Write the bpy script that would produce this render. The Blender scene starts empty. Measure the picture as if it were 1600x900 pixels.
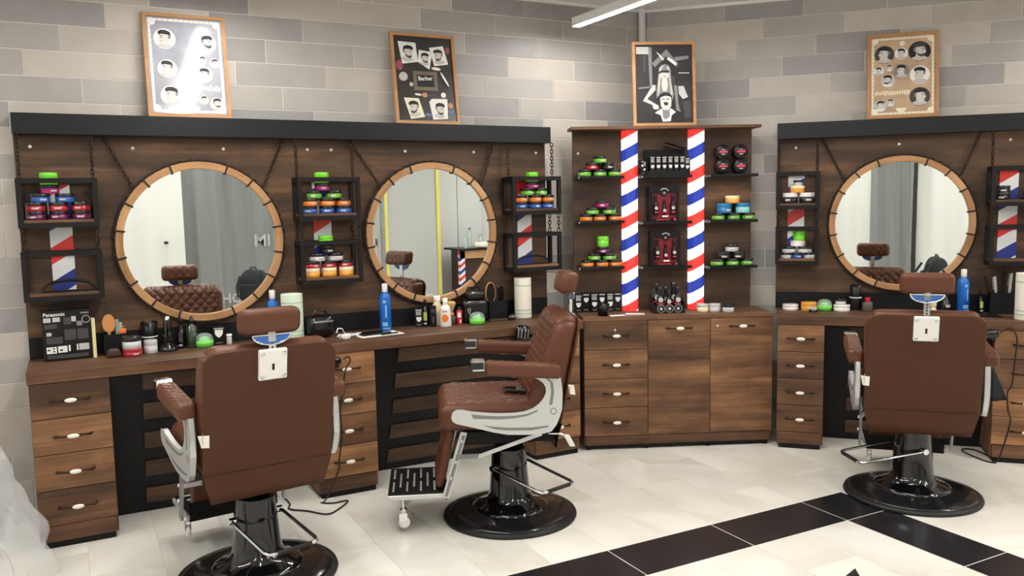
import bpy, bmesh, math, random
from math import sin, cos, pi, radians, sqrt, exp, floor, atan2
from mathutils import Vector, Matrix
random.seed(7)
scn = bpy.context.scene
COL = scn.collection
# ---------------------------------------------------------------- camera
F_PX = 1317.8
PITCH, ROLL, YAW, EYE = radians(5.81), radians(-1.112), radians(62.27), 1.575
def make_camera():
    c, s = cos(YAW), sin(YAW)
    fw = Vector((c*cos(PITCH), s*cos(PITCH), -sin(PITCH)))
    r = Vector((s, -c, 0)); u = r.cross(fw)
    R = r*cos(ROLL)+u*sin(ROLL); U = -r*sin(ROLL)+u*cos(ROLL)
    cd = bpy.data.cameras.new('camera'); cd.sensor_width = 36; cd.sensor_fit = 'HORIZONTAL'
    cd.lens = F_PX*36/1600; cd.clip_start = .05; cd.clip_end = 60
    o = bpy.data.objects.new('camera', cd); COL.objects.link(o)
    o.matrix_world = Matrix(((R.x, U.x, -fw.x, 0), (R.y, U.y, -fw.y, 0), (R.z, U.z, -fw.z, EYE), (0, 0, 0, 1)))
    scn.camera = o
make_camera()
# ---------------------------------------------------------------- world, exposure
w = bpy.data.worlds.new('world'); scn.world = w; w.use_nodes = True
w.node_tree.nodes['Background'].inputs[0].default_value = (.86, .92, 1, 1)
w.node_tree.nodes['Background'].inputs[1].default_value = .55
vs = scn.view_settings
vs.view_transform = 'Standard'; vs.look = 'None'; vs.gamma = 1; vs.use_curve_mapping = False
vs.exposure = 0.76
LAMP = 56.0          # emission strength of the ceiling tubes

# ---------------------------------------------------------------- materials
def lin(c):
    r = []
    for v in c[:3]:
        v /= 255
        r.append(v/12.92 if v <= .04045 else ((v+.055)/1.055)**2.4)
    return (*r, 1)
MATS = {}
def nodes(name):
    m = bpy.data.materials.new(name); m.use_nodes = True
    nt = m.node_tree
    return m, nt, nt.nodes['Principled BSDF']
def N(nt, t, **kw):
    n = nt.nodes.new(t)
    for k, v in kw.items(): setattr(n, k, v)
    return n
def mat(name, col, rough=.5, metal=0, spec=.5, bump=0, bscale=200, var=0, coat=0, trans=0, alpha=1, emit=0, ior=1.45):
    if name in MATS: return MATS[name]
    m, nt, b = nodes(name)
    b.inputs['Base Color'].default_value = lin(col); b.inputs['Roughness'].default_value = rough
    b.inputs['Metallic'].default_value = metal; b.inputs['Specular IOR Level'].default_value = spec
    b.inputs['Coat Weight'].default_value = coat; b.inputs['Coat Roughness'].default_value = .08
    b.inputs['Transmission Weight'].default_value = trans; b.inputs['Alpha'].default_value = alpha; b.inputs['IOR'].default_value = ior
    if emit:
        b.inputs['Emission Color'].default_value = lin(col); b.inputs['Emission Strength'].default_value = emit
    if var or bump:
        tc = N(nt, 'ShaderNodeTexCoord')
        no = N(nt, 'ShaderNodeTexNoise'); no.inputs['Scale'].default_value = bscale if bump else 6
        no.inputs['Detail'].default_value = 3
        nt.links.new(tc.outputs['Object'], no.inputs['Vector'])
        if bump:
            bp = N(nt, 'ShaderNodeBump'); bp.inputs['Strength'].default_value = bump; bp.inputs['Distance'].default_value = .002
            nt.links.new(no.outputs['Fac'], bp.inputs['Height']); nt.links.new(bp.outputs[0], b.inputs['Normal'])
        if var:
            n2 = N(nt, 'ShaderNodeTexNoise'); n2.inputs['Scale'].default_value = 5; n2.inputs['Detail'].default_value = 5
            nt.links.new(tc.outputs['Object'], n2.inputs['Vector'])
            r = N(nt, 'ShaderNodeValToRGB')
            r.color_ramp.elements[0].position = .3; r.color_ramp.elements[1].position = .7
            r.color_ramp.elements[0].color = lin([max(0, v*(1-var)) for v in col]); r.color_ramp.elements[1].color = lin([min(255, v*(1+var)) for v in col])
            nt.links.new(n2.outputs['Fac'], r.inputs[0]); nt.links.new(r.outputs[0], b.inputs['Base Color'])
    MATS[name] = m
    return m
def wood_mat(name, cols, sx=1.0, rough=.5, vertical=False, rnd=.35):
    m, nt, b = nodes(name); L = nt.links.new
    tc = N(nt, 'ShaderNodeTexCoord'); oi = N(nt, 'ShaderNodeObjectInfo')
    mul = N(nt, 'ShaderNodeVectorMath', operation='SCALE'); mul.inputs[0].default_value = (17.3, 9.1, 13.7)
    L(oi.outputs['Random'], mul.inputs['Scale'])
    add = N(nt, 'ShaderNodeVectorMath', operation='ADD'); L(tc.outputs['Object'], add.inputs[0]); L(mul.outputs[0], add.inputs[1])
    mp = N(nt, 'ShaderNodeMapping'); mp.inputs['Scale'].default_value = (6*sx, 6*sx, .5*sx) if vertical else (.5*sx, 6*sx, 6*sx)
    L(add.outputs[0], mp.inputs['Vector'])
    n1 = N(nt, 'ShaderNodeTexNoise'); n1.inputs['Scale'].default_value = 1.7; n1.inputs['Detail'].default_value = 7; n1.inputs['Distortion'].default_value = .35
    L(mp.outputs[0], n1.inputs['Vector'])
    mp2 = N(nt, 'ShaderNodeMapping'); mp2.inputs['Scale'].default_value = (90, 90, 2) if vertical else (2, 90, 90)
    L(add.outputs[0], mp2.inputs['Vector'])
    n2 = N(nt, 'ShaderNodeTexNoise'); n2.inputs['Scale'].default_value = 1; n2.inputs['Detail'].default_value = 4
    L(mp2.outputs[0], n2.inputs['Vector'])
    mx = N(nt, 'ShaderNodeMath', operation='MULTIPLY_ADD'); mx.inputs[1].default_value = .25
    mp3 = N(nt, 'ShaderNodeMapping'); mp3.inputs['Scale'].default_value = (7, 7, 2.2) if vertical else (2.2, 7, 7)
    L(add.outputs[0], mp3.inputs['Vector'])
    n3 = N(nt, 'ShaderNodeTexNoise'); n3.inputs['Scale'].default_value = 1.3; n3.inputs['Detail'].default_value = 8; n3.inputs['Roughness'].default_value = .62
    L(mp3.outputs[0], n3.inputs['Vector'])
    av = N(nt, 'ShaderNodeMix', data_type='FLOAT'); av.inputs[0].default_value = .45
    L(n1.outputs['Fac'], av.inputs[2]); L(n3.outputs['Fac'], av.inputs[3])
    ct = N(nt, 'ShaderNodeMath', operation='MULTIPLY_ADD'); ct.inputs[1].default_value = 1.35; ct.inputs[2].default_value = -.175
    L(av.outputs[0], ct.inputs[0])
    L(n2.outputs['Fac'], mx.inputs[0]); L(ct.outputs[0], mx.inputs[2])
    rr = N(nt, 'ShaderNodeMath', operation='MULTIPLY_ADD'); rr.inputs[1].default_value = rnd*.3; rr.inputs[2].default_value = -.125-rnd*.15
    L(oi.outputs['Random'], rr.inputs[0])
    sm = N(nt, 'ShaderNodeMath', operation='ADD'); L(mx.outputs[0], sm.inputs[0]); L(rr.outputs[0], sm.inputs[1])
    cr = N(nt, 'ShaderNodeValToRGB'); e = cr.color_ramp.elements
    pos = [.28, .45, .58, .75]
    e[0].position = pos[0]; e[0].color = lin(cols[0]); e[1].position = pos[3]; e[1].color = lin(cols[3])
    for i in (1, 2):
        k = e.new(pos[i]); k.color = lin(cols[i])
    L(sm.outputs[0], cr.inputs[0]); L(cr.outputs[0], b.inputs['Base Color'])
    bp = N(nt, 'ShaderNodeBump'); bp.inputs['Strength'].default_value = .12; bp.inputs['Distance'].default_value = .002
    L(n2.outputs['Fac'], bp.inputs['Height']); L(bp.outputs[0], b.inputs['Normal'])
    b.inputs['Roughness'].default_value = rough; b.inputs['Specular IOR Level'].default_value = .3
    MATS[name] = m
    return m
def random_tone_mat(name, cols, rough=.5, veins=None, vscale=2.0, spec=.5):
    m, nt, b = nodes(name); L = nt.links.new
    oi = N(nt, 'ShaderNodeObjectInfo'); cr = N(nt, 'ShaderNodeValToRGB'); cr.color_ramp.interpolation = 'CONSTANT'
    e = cr.color_ramp.elements
    e[0].position = 0; e[0].color = lin(cols[0]); e[1].position = 1/len(cols); e[1].color = lin(cols[1])
    for i in range(2, len(cols)):
        k = e.new(i/len(cols)); k.color = lin(cols[i])
    L(oi.outputs['Random'], cr.inputs[0])
    tc = N(nt, 'ShaderNodeTexCoord')
    mul = N(nt, 'ShaderNodeVectorMath', operation='SCALE'); mul.inputs[0].default_value = (31, 17, 23); L(oi.outputs['Random'], mul.inputs['Scale'])
    add = N(nt, 'ShaderNodeVectorMath', operation='ADD'); L(tc.outputs['Object'], add.inputs[0]); L(mul.outputs[0], add.inputs[1])
    no = N(nt, 'ShaderNodeTexNoise'); no.inputs['Scale'].default_value = vscale; no.inputs['Detail'].default_value = 6; no.inputs['Distortion'].default_value = 1.2
    L(add.outputs[0], no.inputs['Vector'])
    r2 = N(nt, 'ShaderNodeValToRGB'); r2.color_ramp.elements[0].position = .35; r2.color_ramp.elements[1].position = .62
    r2.color_ramp.elements[0].color = lin(veins or (225, 225, 225)); r2.color_ramp.elements[1].color = (1, 1, 1, 1)
    L(no.outputs['Fac'], r2.inputs[0])
    mx = N(nt, 'ShaderNodeMix', data_type='RGBA', blend_type='MULTIPLY'); mx.inputs[0].default_value = 1
    L(cr.outputs[0], mx.inputs[6]); L(r2.outputs[0], mx.inputs[7]); L(mx.outputs[2], b.inputs['Base Color'])
    b.inputs['Roughness'].default_value = rough; b.inputs['Specular IOR Level'].default_value = spec
    MATS[name] = m
    return m
def stripe_mat(name, zred, xl, period=.288, slope=.52, emit=0, rough=.3):
    """barber stripes printed on a flat strip: z and x in the object's own coordinates; red ends (downwards) at zred on the left edge xl"""
    m, nt, b = nodes(name); L = nt.links.new
    tc = N(nt, 'ShaderNodeTexCoord'); sp = N(nt, 'ShaderNodeSeparateXYZ'); L(tc.outputs['Object'], sp.inputs[0])
    a = N(nt, 'ShaderNodeMath', operation='MULTIPLY_ADD'); a.inputs[1].default_value = -slope; L(sp.outputs['X'], a.inputs[0]); L(sp.outputs['Z'], a.inputs[2])
    s = N(nt, 'ShaderNodeMath', operation='SUBTRACT'); s.inputs[1].default_value = zred-slope*xl; L(a.outputs[0], s.inputs[0])
    d = N(nt, 'ShaderNodeMath', operation='DIVIDE'); d.inputs[1].default_value = period; L(s.outputs[0], d.inputs[0])
    f = N(nt, 'ShaderNodeMath', operation='FRACT'); L(d.outputs[0], f.inputs[0])
    cr = N(nt, 'ShaderNodeValToRGB'); cr.color_ramp.interpolation = 'CONSTANT'; e = cr.color_ramp.elements
    W, Rd, Bl = lin((236, 238, 240)), lin((222, 56, 50)), lin((38, 54, 142))
    e[0].position = 0; e[0].color = Rd; e[1].position = .25; e[1].color = W
    k = e.new(.5); k.color = Bl
    k = e.new(.75); k.color = W
    L(f.outputs[0], cr.inputs[0]); L(cr.outputs[0], b.inputs['Base Color']); b.inputs['Roughness'].default_value = rough
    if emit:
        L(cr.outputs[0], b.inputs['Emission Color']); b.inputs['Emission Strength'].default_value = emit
    MATS[name] = m
    return m

OAK = [(64, 45, 33), (92, 65, 47), (110, 78, 56), (140, 101, 70)]
wood_mat('rustic oak', OAK)
wood_mat('rustic oak panel', [(52, 39, 30), (72, 54, 41), (90, 67, 50), (130, 96, 67)], rnd=.1)
wood_mat('rustic oak drawer', [(72, 51, 37), (106, 76, 54), (134, 96, 67), (178, 130, 87)], rnd=.9)
wood_mat('rustic oak slat', [(46, 33, 25), (66, 48, 36), (80, 58, 43), (104, 76, 54)], rnd=.6)
wood_mat('honey wood', [(150, 110, 74), (178, 134, 93), (188, 144, 102), (202, 160, 118)], rough=.4, rnd=.3)
wood_mat('frame wood', [(156, 114, 76), (178, 132, 90), (186, 140, 97), (196, 152, 110)], rough=.45, rnd=.2)
random_tone_mat('wall tile', [(190, 183, 175), (168, 164, 160), (194, 186, 177), (154, 151, 149), (186, 179, 171), (174, 169, 164)], rough=.42, veins=(246, 246, 246), vscale=3)
random_tone_mat('marble tile', [(240, 237, 228), (236, 233, 225), (243, 240, 231)], rough=.14, veins=(236, 235, 231), vscale=1.6)
random_tone_mat('black tile', [(40, 39, 42), (37, 36, 39)], rough=.22, veins=(220, 220, 220))
mat('grout light', (214, 211, 207), .8)
mat('floor grout', (206, 201, 192), .7)
mat('ceiling white', (236, 236, 236), .9, bump=.6, bscale=60)
mat('painted white', (232, 232, 230), .5)
mat('black board', (20, 20, 22), .5, var=.12, spec=.3)
mat('pelmet black', (24, 26, 29), .36, spec=.35)
mat('shelf iron', (22, 19, 18), .55, spec=.3)
mat('chain iron', (54, 40, 34), .5, metal=.4)
mat('rope black', (30, 25, 22), .7)
mat('bronze', (62, 44, 34), .35, metal=.7)
mat('ceramic white', (240, 234, 222), .2, coat=.5)
mat('chrome', (225, 226, 228), .12, metal=1)
mat('satin alloy', (206, 208, 208), .34, metal=.55)
mat('dark chrome', (70, 70, 74), .2, metal=1)
mat('alloy groove', (132, 134, 134), .5, metal=.4)
mat('leather', (94, 54, 35), .36, bump=.25, bscale=420, spec=.45)
mat('leather back', (78, 47, 30), .5, bump=.25, bscale=500, spec=.3)
mat('gloss black', (12, 12, 13), .06, coat=.6)
mat('base black', (27, 27, 28), .16, coat=.2)
mat('rubber black', (22, 22, 22), .5)
mat('plastic black', (15, 15, 16), .32, spec=.4)
mat('matt black', (14, 14, 15), .6, spec=.3)
mat('blue film', (74, 116, 186), .2, metal=.3)
mat('white plastic', (236, 234, 230), .35)
mat('paper white', (238, 234, 226), .7)
mat('mirror glass', (238, 242, 240), .0, metal=1)
mat('print white', (232, 230, 226), .6); mat('print black', (24, 23, 25), .55); mat('print grey', (128, 126, 126), .6); mat('print light grey', (190, 188, 186), .6); mat('print dark grey', (66, 64, 66), .6)
# ---------------------------------------------------------------- mesh building
class MB:
    def __init__(s): s.v = []; s.f = []; s.sm = []; s.mi = []
    def add(s, vs, fs, smooth=False, mi=0, M=None):
        b = len(s.v)
        s.v += [tuple(M @ Vector(p)) if M else tuple(p) for p in vs]
        for f in fs: s.f.append([b+i for i in f]); s.sm.append(smooth); s.mi.append(mi)
        return s
    def box(s, x0, x1, y0, y1, z0, z1, M=None, mi=0):
        v = [(x, y, z) for z in (z0, z1) for y in (y0, y1) for x in (x0, x1)]
        return s.add(v, [(0, 2, 3, 1), (4, 5, 7, 6), (0, 1, 5, 4), (2, 6, 7, 3), (0, 4, 6, 2), (1, 3, 7, 5)], False, mi, M)
    def lathe(s, prof, n=20, M=None, smooth=True, mi=0, caps=True):
        v = []; f = []
        k = len(prof)
        for i in range(n):
            a = 2*pi*i/n
            v += [(r*cos(a), r*sin(a), z) for r, z in prof]
        for i in range(n):
            j = (i+1) % n
            for q in range(k-1): f.append((i*k+q, j*k+q, j*k+q+1, i*k+q+1))
        s.add(v, f, smooth, mi, M)
        if caps:
            if prof[0][0] > 1e-5: s.add([(prof[0][0]*cos(2*pi*i/n), prof[0][0]*sin(2*pi*i/n), prof[0][1]) for i in range(n)], [tuple(range(n))[::-1]], False, mi, M)
            if prof[-1][0] > 1e-5: s.add([(prof[-1][0]*cos(2*pi*i/n), prof[-1][0]*sin(2*pi*i/n), prof[-1][1]) for i in range(n)], [tuple(range(n))], False, mi, M)
        return s
    def tube(s, pts, r, n=8, closed=False, mi=0, M=None, smooth=True):
        P = [Vector(p) for p in pts]; k = len(P); v = []; f = []
        rr = r if isinstance(r, (list, tuple)) else [r]*k
        up = None
        for i in range(k):
            if closed: t = P[(i+1) % k]-P[i-1]
            else: t = P[min(i+1, k-1)]-P[max(i-1, 0)]
            t.normalize()
            if up is None:
                up = Vector((0, 0, 1)) if abs(t.z) < .9 else Vector((1, 0, 0))
            a = t.cross(up)
            if a.length < 1e-4: a = t.cross(Vector((1, 0, 0)) if abs(t.x) < .9 else Vector((0, 1, 0)))
            a.normalize(); b = a.cross(t).normalized(); up = b
            for j in range(n):
                q = 2*pi*j/n; v.append(P[i]+(a*cos(q)+b*sin(q))*rr[i])
        for i in range(k if closed else k-1):
            i2 = (i+1) % k
            for j in range(n): f.append((i*n+j, i*n+(j+1) % n, i2*n+(j+1) % n, i2*n+j))
        s.add(v, f, smooth, mi, M)
        if not closed: s.add(v[:n], [tuple(range(n))[::-1]], False, mi, M); s.add(v[-n:], [tuple(range(n))], False, mi, M)
        return s
    def prism(s, poly, y0, y1, M=None, mi=0, smooth=False):
        """polygon in x,z extruded along y"""
        n = len(poly); v = [(x, y0, z) for x, z in poly]+[(x, y1, z) for x, z in poly]
        f = [tuple(range(n)), tuple(range(2*n-1, n-1, -1))]
        s.add(v, f, False, mi, M)
        s.add(v, [(i, i+n, (i+1) % n+n, (i+1) % n) for i in range(n)], smooth, mi, M)
        return s
    def rbox(s, c, size, r, step=None, disp=None, warp=None, mi=0, M=None, nr=3):
        """rounded box: centre c, full size; disp(p,n)->offset along n; warp(p)->p"""
        h = [a/2 for a in size]; r = min(r, min(h)*.999); inner = [a-r for a in h]
        def coords(a):
            L = [-h[a]+r*(1-cos(pi/2*i/nr)) for i in range(nr)]
            m = 1 if not step else max(1, int(2*inner[a]/step))
            L2 = [-inner[a]+2*inner[a]*i/m for i in range(m+1)]
            L3 = [h[a]-r*(1-cos(pi/2*i/nr)) for i in range(nr)][::-1]
            return L+L2+L3
        G = [coords(0), coords(1), coords(2)]
        idx = {}; V = []; Fs = []
        def vid(p):
            k = (round(p[0], 5), round(p[1], 5), round(p[2], 5))
            if k in idx: return idx[k]
            inn = [max(-inner[a], min(inner[a], p[a])) for a in range(3)]
            d = Vector([p[a]-inn[a] for a in range(3)])
            d.normalize()
            q = Vector(inn)+d*r
            if disp: q = q+d*disp(q, d)
            q = q+Vector(c)
            if warp: q = Vector(warp(q))
            idx[k] = len(V); V.append(tuple(q)); return idx[k]
        for ax in range(3):
            u, w2 = (ax+1) % 3, (ax+2) % 3
            for sg in (-1, 1):
                A, B = G[u], G[w2]
                for i in range(len(A)-1):
                    for j in range(len(B)-1):
                        q = []
                        for (ii, jj) in ((i, j), (i+1, j), (i+1, j+1), (i, j+1)):
                            p = [0, 0, 0]; p[ax] = sg*h[ax]; p[u] = A[ii]; p[w2] = B[jj]; q.append(vid(p))
                        if len(set(q)) > 2: Fs.append(tuple(q if sg > 0 else q[::-1]))
        return s.add(V, Fs, True, mi, M)
    def mesh(s, name='mesh', mats=()):
        m = bpy.data.meshes.new(name); m.from_pydata(s.v, [], s.f)
        m.polygons.foreach_set('use_smooth', s.sm); m.polygons.foreach_set('material_index', s.mi)
        for k in mats: m.materials.append(MATS[k] if isinstance(k, str) else k)
        m.update(); return m
    def obj(s, name, mats, parent=None, loc=(0, 0, 0), rz=0, rot=None):
        if isinstance(mats, str): mats = (mats,)
        return put(name, s.mesh(name, mats), parent, loc, rz, rot)
def put(name, me, parent=None, loc=(0, 0, 0), rz=0, rot=None):
    o = bpy.data.objects.new(name, me); COL.objects.link(o)
    o.location = loc; o.rotation_euler = rot if rot else (0, 0, rz)
    if parent: o.parent = parent
    return o
def tag(o, label=None, cat=None, group=None, kind=None):
    if label: o['label'] = label
    if cat: o['category'] = cat
    if group: o['group'] = group
    if kind: o['kind'] = kind
    return o
def thing(name, label, cat, loc=(0, 0, 0), rz=0, group=None):
    o = bpy.data.objects.new(name, None); COL.objects.link(o); o.empty_display_size = .1
    o.location = loc; o.rotation_euler = (0, 0, rz)
    return tag(o, label, cat, group)
def copy_tree(o, parent=None):
    c = o.copy(); COL.objects.link(c)
    if parent: c.parent = parent; c.matrix_parent_inverse = o.matrix_parent_inverse
    for ch in list(o.children): copy_tree(ch, c)
    return c
def bevel_mesh(me, off=.004, seg=2):
    bm = bmesh.new(); bm.from_mesh(me)
    bmesh.ops.remove_doubles(bm, verts=bm.verts, dist=1e-5)
    ed = [e for e in bm.edges if len(e.link_faces) == 2 and e.calc_face_angle(0) > .6]
    bmesh.ops.bevel(bm, geom=ed, offset=off, segments=seg, affect='EDGES', profile=.6, clamp_overlap=True)
    bm.to_mesh(me); bm.free(); return me
def bbox(name, mats, parent, x0, x1, y0, y1, z0, z1, bev=.002, loc=(0, 0, 0), rz=0, rot=None):
    me = MB().box(x0, x1, y0, y1, z0, z1).mesh(name, (mats,) if isinstance(mats, str) else mats)
    if bev: bevel_mesh(me, bev, 1)
    return put(name, me, parent, loc, rz, rot)
def text_mesh(txt, size, mt, align='LEFT', depth=.0004, bold=0):
    cu = bpy.data.curves.new('lettering', 'FONT'); cu.body = txt; cu.size = size; cu.extrude = depth; cu.align_x = align; cu.offset = bold; cu.resolution_u = 2
    o = bpy.data.objects.new('lettering', cu); COL.objects.link(o)
    me = bpy.data.meshes.new_from_object(o.evaluated_get(bpy.context.evaluated_depsgraph_get()))
    bpy.data.objects.remove(o); bpy.data.curves.remove(cu)
    me.materials.clear(); me.materials.append(MATS[mt]); return me
class Frame:
    def __init__(s, o, deg):
        s.a = radians(deg); s.o = Vector((o[0], o[1], 0)); s.ex = Vector((cos(s.a), sin(s.a), 0)); s.ey = Vector((-sin(s.a), cos(s.a), 0))
    def w(s, x, y, z=0): return s.o+s.ex*x+s.ey*y+Vector((0, 0, z))
FL = Frame((0, 4.78), 0)            # front of the left wall panel
FM = Frame((2.81, 4.397), -24.2)    # front of the corner cabinet
FR = Frame((4.166, 4.112), -45.95)  # front of the right wall panel
CORNER = Vector((3.586, 4.828, 0))
WR = Frame(CORNER, -45.95)

# ---------------------------------------------------------------- floor
fl = MB().box(-3.5, 8.5, -4.2, 7.2, -.2, -.0012).obj('floor', 'floor grout'); tag(fl, kind='structure')
def behind_walls(x, y):
    p = Vector((x, y, 0))-CORNER
    return y > 4.84 or p.dot(WR.ey) > .02
X0, TW, TL = 3.278, .2985, .6
S1A, S1B, S2B = 2.767, 3.063, 3.572
G = .0022
tmeshes = {}
def tile(x0, x1, y0, y1, m='marble tile', nm='floor_tile'):
    if x1-x0 < .02 or y1-y0 < .02: return
    cs = [(x0, y0), (x1, y0), (x0, y1), (x1, y1)]
    if all(behind_walls(*c) for c in cs): return
    k = (round(x1-x0, 3), round(y1-y0, 3), m)
    if k not in tmeshes:
        gg = .006 if nm == 'border_tile' else G
        a, b = (x1-x0)/2-gg/2, (y1-y0)/2-gg/2
        tmeshes[k] = bevel_mesh(MB().box(-a, a, -b, b, -.006, 0).mesh(nm, (m,)), .0008, 1)
    put(nm, tmeshes[k], fl, ((x0+x1)/2, (y0+y1)/2, 0))
def tile_col(x0, x1, ya, yb, start):
    y = start
    while y < yb:
        tile(x0, x1, max(y, ya), min(y+TL, yb)); y += TL
for i in range(-16, 0):
    xa = X0+i*TW
    tile_col(xa, xa+TW, S1B, 4.9, S1B-.3*(i % 2))
    tile_col(xa, xa+TW, 1.3, S1A, S1A-1.8-.3*((i+1) % 2))
for i in range(0, 8):
    tile_col(S2B+i*TW, S2B+(i+1)*TW, 1.3, 4.3, .97-.3*(i % 2))
tile(X0, S2B, S1B, S1B+.6); tile(X0, S2B, S1B+.6, S1B+1.2)
e = X0; k = 0
while e > -1.4:
    n = 3.278-.603*(k+1)
    tile(n, e, S1A, S1B, 'black tile', 'border_tile'); e = n; k += 1
tile(X0, S2B, S1A, S1B, 'black tile', 'border_tile')
tile(X0, S2B, 2.16, S1A, 'black tile', 'border_tile'); tile(X0, S2B, 1.557, 2.16, 'black tile', 'border_tile')
st = MB(); pts = []
for i in range(10):
    r = .5 if i % 2 == 0 else .19
    a = radians(36)+i*pi/5; pts.append((r*cos(a), r*sin(a)))
st.add([(x, y, .0006) for x, y in pts]+[(0, 0, .0006)], [(i, (i+1) % 10, 10) for i in range(10)])
st.obj('star_inlay', 'black tile', fl, (2.87-.5*cos(radians(36)), 2.378-.5*sin(radians(36)), 0))
# ---------------------------------------------------------------- walls of long ceramic tiles
PH_L = {0: .29, 1: .117, 2: .368, 3: .034, 4: .243, 5: .453, 6: .16}
PH_R = {0: .345, 1: .01, 2: .216, 3: .42, 4: .127, 5: .297, 6: .047, -1: .14, -2: .31}
bmesh_ = {}
def brick_wall(wall, frm, x0, x1, ph, seed):
    rnd = random.Random(seed)
    for r in range(-16, 7):
        z0 = 1.985+.126*r; z1 = z0+.126
        if r == 6: z1 = 2.86
        p = ph.get(r, rnd.random()*.5)
        x = floor((x0-p)/.5)*.5+p
        while x < x1:
            a, b = max(x, x0), min(x+.5, x1)
            if b-a > .015:
                k = (round(b-a, 3), round(z1-z0, 3))
                if k not in bmesh_:
                    bmesh_[k] = bevel_mesh(MB().box(-(b-a)/2+.0024, (b-a)/2-.0024, -.0065, .004, .0024, z1-z0-.0024).mesh('brick', ('wall tile',)), .0008, 1)
                o = put('brick', bmesh_[k], wall, ((a+b)/2, 0, z0))
            x += .5
wl = thing('wall_left', None, None, (0, 4.83, 0)); tag(wl, kind='structure')
MB().box(-1.3, 3.70, -.004, .12, 0, 2.86).obj('grout_bed', 'grout light', wl)
brick_wall(wl, None, -1.0, CORNER.x-.01, PH_L, 3)
wr = thing('wall_right', None, None, CORNER, FR.a); tag(wr, kind='structure')
MB().box(-.1, 4.2, -.004, .12, 0, 2.86).obj('grout_bed', 'grout light', wr)
brick_wall(wr, None, .01, 3.0, PH_R, 5)
ce = MB().box(-3.5, 8.5, -4.2, 7.2, 2.86, 3.0).obj('ceiling', 'ceiling white'); tag(ce, kind='structure')
t = MB().box(-.02, .02, -.026, .0, 0, 2.86)
t.lathe([(.013, 0), (.013, 2.86)], 10, Matrix.Translation((-.005, -.028, 0)))
tag(t.obj('trim_1', 'painted white', None, CORNER+Vector((-.022, -.022, 0)), radians(-23)), kind='structure')
tag(MB().box(-1.3, 3.57, 4.80, 4.823, 2.842, 2.86).obj('trim_2', 'painted white'), kind='structure')
tag(MB().box(.02, 4.2, -.028, -.007, 2.842, 2.86).obj('trim_3', 'painted white', None, CORNER, FR.a), kind='structure')
# ---------------------------------------------------------------- rear of the shop (seen in the mirrors)
tag(MB().box(-3.5, 8.5, -3.05, -2.9, 0, 2.86).obj('wall_back', 'painted white'), kind='structure')
tag(MB().box(-3.1, -2.95, -2.9, 4.9, 0, 2.86).obj('wall_side', 'painted white'), kind='structure')
tag(MB().box(7.6, 7.75, -2.9, 1.2, 0, 2.86).obj('wall_far', 'painted white'), kind='structure')

# ---------------------------------------------------------------- ceiling lamps
mat('lamp glow', (255, 252, 246), .4, emit=LAMP)
def led_lamp(x, y0, y1, z, label):
    t = thing('linear_lamp', label, 'lamp', (x, y0, z), 0, 'suspended tube lamps')
    n = y1-y0
    h = MB().box(-.026, .026, 0, n, .004, .045); h.box(-.026, -.0225, 0, n, -.006, .004); h.box(.0225, .026, 0, n, -.006, .004)
    h.obj('housing', 'painted white', t)
    MB().box(-.022, .022, .012, n-.012, -.009, .003).obj('diffuser', 'lamp glow', t)
    for yy in (-.012, n): bbox('end_cap', 'white plastic', t, -.027, .027, yy, yy+.012, -.011, .047, .002)
    for yy in (.3, n-.29): MB().tube([(0, yy, .05), (0, yy, 2.86-z)], .003, 6).obj('suspension_wire', 'satin alloy', t)
led_lamp(2.885, 1.7, 4.56, 2.66, 'bright white tube lamp hanging over the corner cabinet')
led_lamp(.75, 1.7, 4.52, 2.66, 'bright white tube lamp hanging over the left side chair')
led_lamp(-1.35, 1.7, 4.52, 2.66, 'bright white tube lamp hanging near the plastic sheet')
led_lamp(5.0, -.2, 2.5, 2.66, 'bright white tube lamp hanging over the right hand chair')
led_lamp(1.1, -1.95, .3, 2.66, 'bright white tube lamp hanging behind the camera')
led_lamp(3.4, -1.95, .3, 2.66, 'bright white tube lamp hanging before the taped plastic sheet')
led_lamp(-1.1, -1.9, .3, 2.66, 'unseen tube lamp added to brighten the white dust sheets')  # added lamp, lifts the white sheets reflected in the right mirror
led_lamp(5.6, -1.9, .7, 2.66, 'bright white tube lamp hanging over the small desk')
# ---------------------------------------------------------------- counters, cabinets, panels
HANDLE = MB().tube([(-.08, 0, 0), (-.079, -.012, 0), (-.072, -.019, .001), (-.05, -.022, 0), (-.03, -.025, -.001), (0, -.026, 0), (.03, -.025, .001), (.05, -.022, 0), (.072, -.019, -.001), (.079, -.012, 0), (.08, 0, 0)],
                  [.005, .005, .0075, .005, .0055, .0065, .0055, .005, .0075, .005, .005], 8).mesh('handle', ('bronze',))
KNOB = MB().lathe([(.0005, -.011), (.007, -.0095), (.0115, -.004), (.012, 0), (.0115, .004), (.007, .0095), (.0005, .011)], 16,
                  Matrix.Translation((0, -.031, 0)) @ Matrix.Diagonal((2.15, .55, 1, 1))).mesh('oval_inlay', ('ceramic white',))
def add_handle(parent, x, z, y=0, s=1):
    put('handle', HANDLE, parent, (x, y, z)); put('oval_inlay', KNOB, parent, (x, y, z))
def drawer(parent, x0, x1, z0, z1, nm='drawer', hz=.5):
    g = .0016
    me = bevel_mesh(MB().box(-(x1-x0)/2+g, (x1-x0)/2-g, 0, .018, g, z1-z0-g).mesh(nm, ('rustic oak drawer',)), .0012, 1)
    o = put(nm, me, parent, ((x0+x1)/2, 0, z0))
    add_handle(o, 0, (z1-z0)*hz)
    return o
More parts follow.
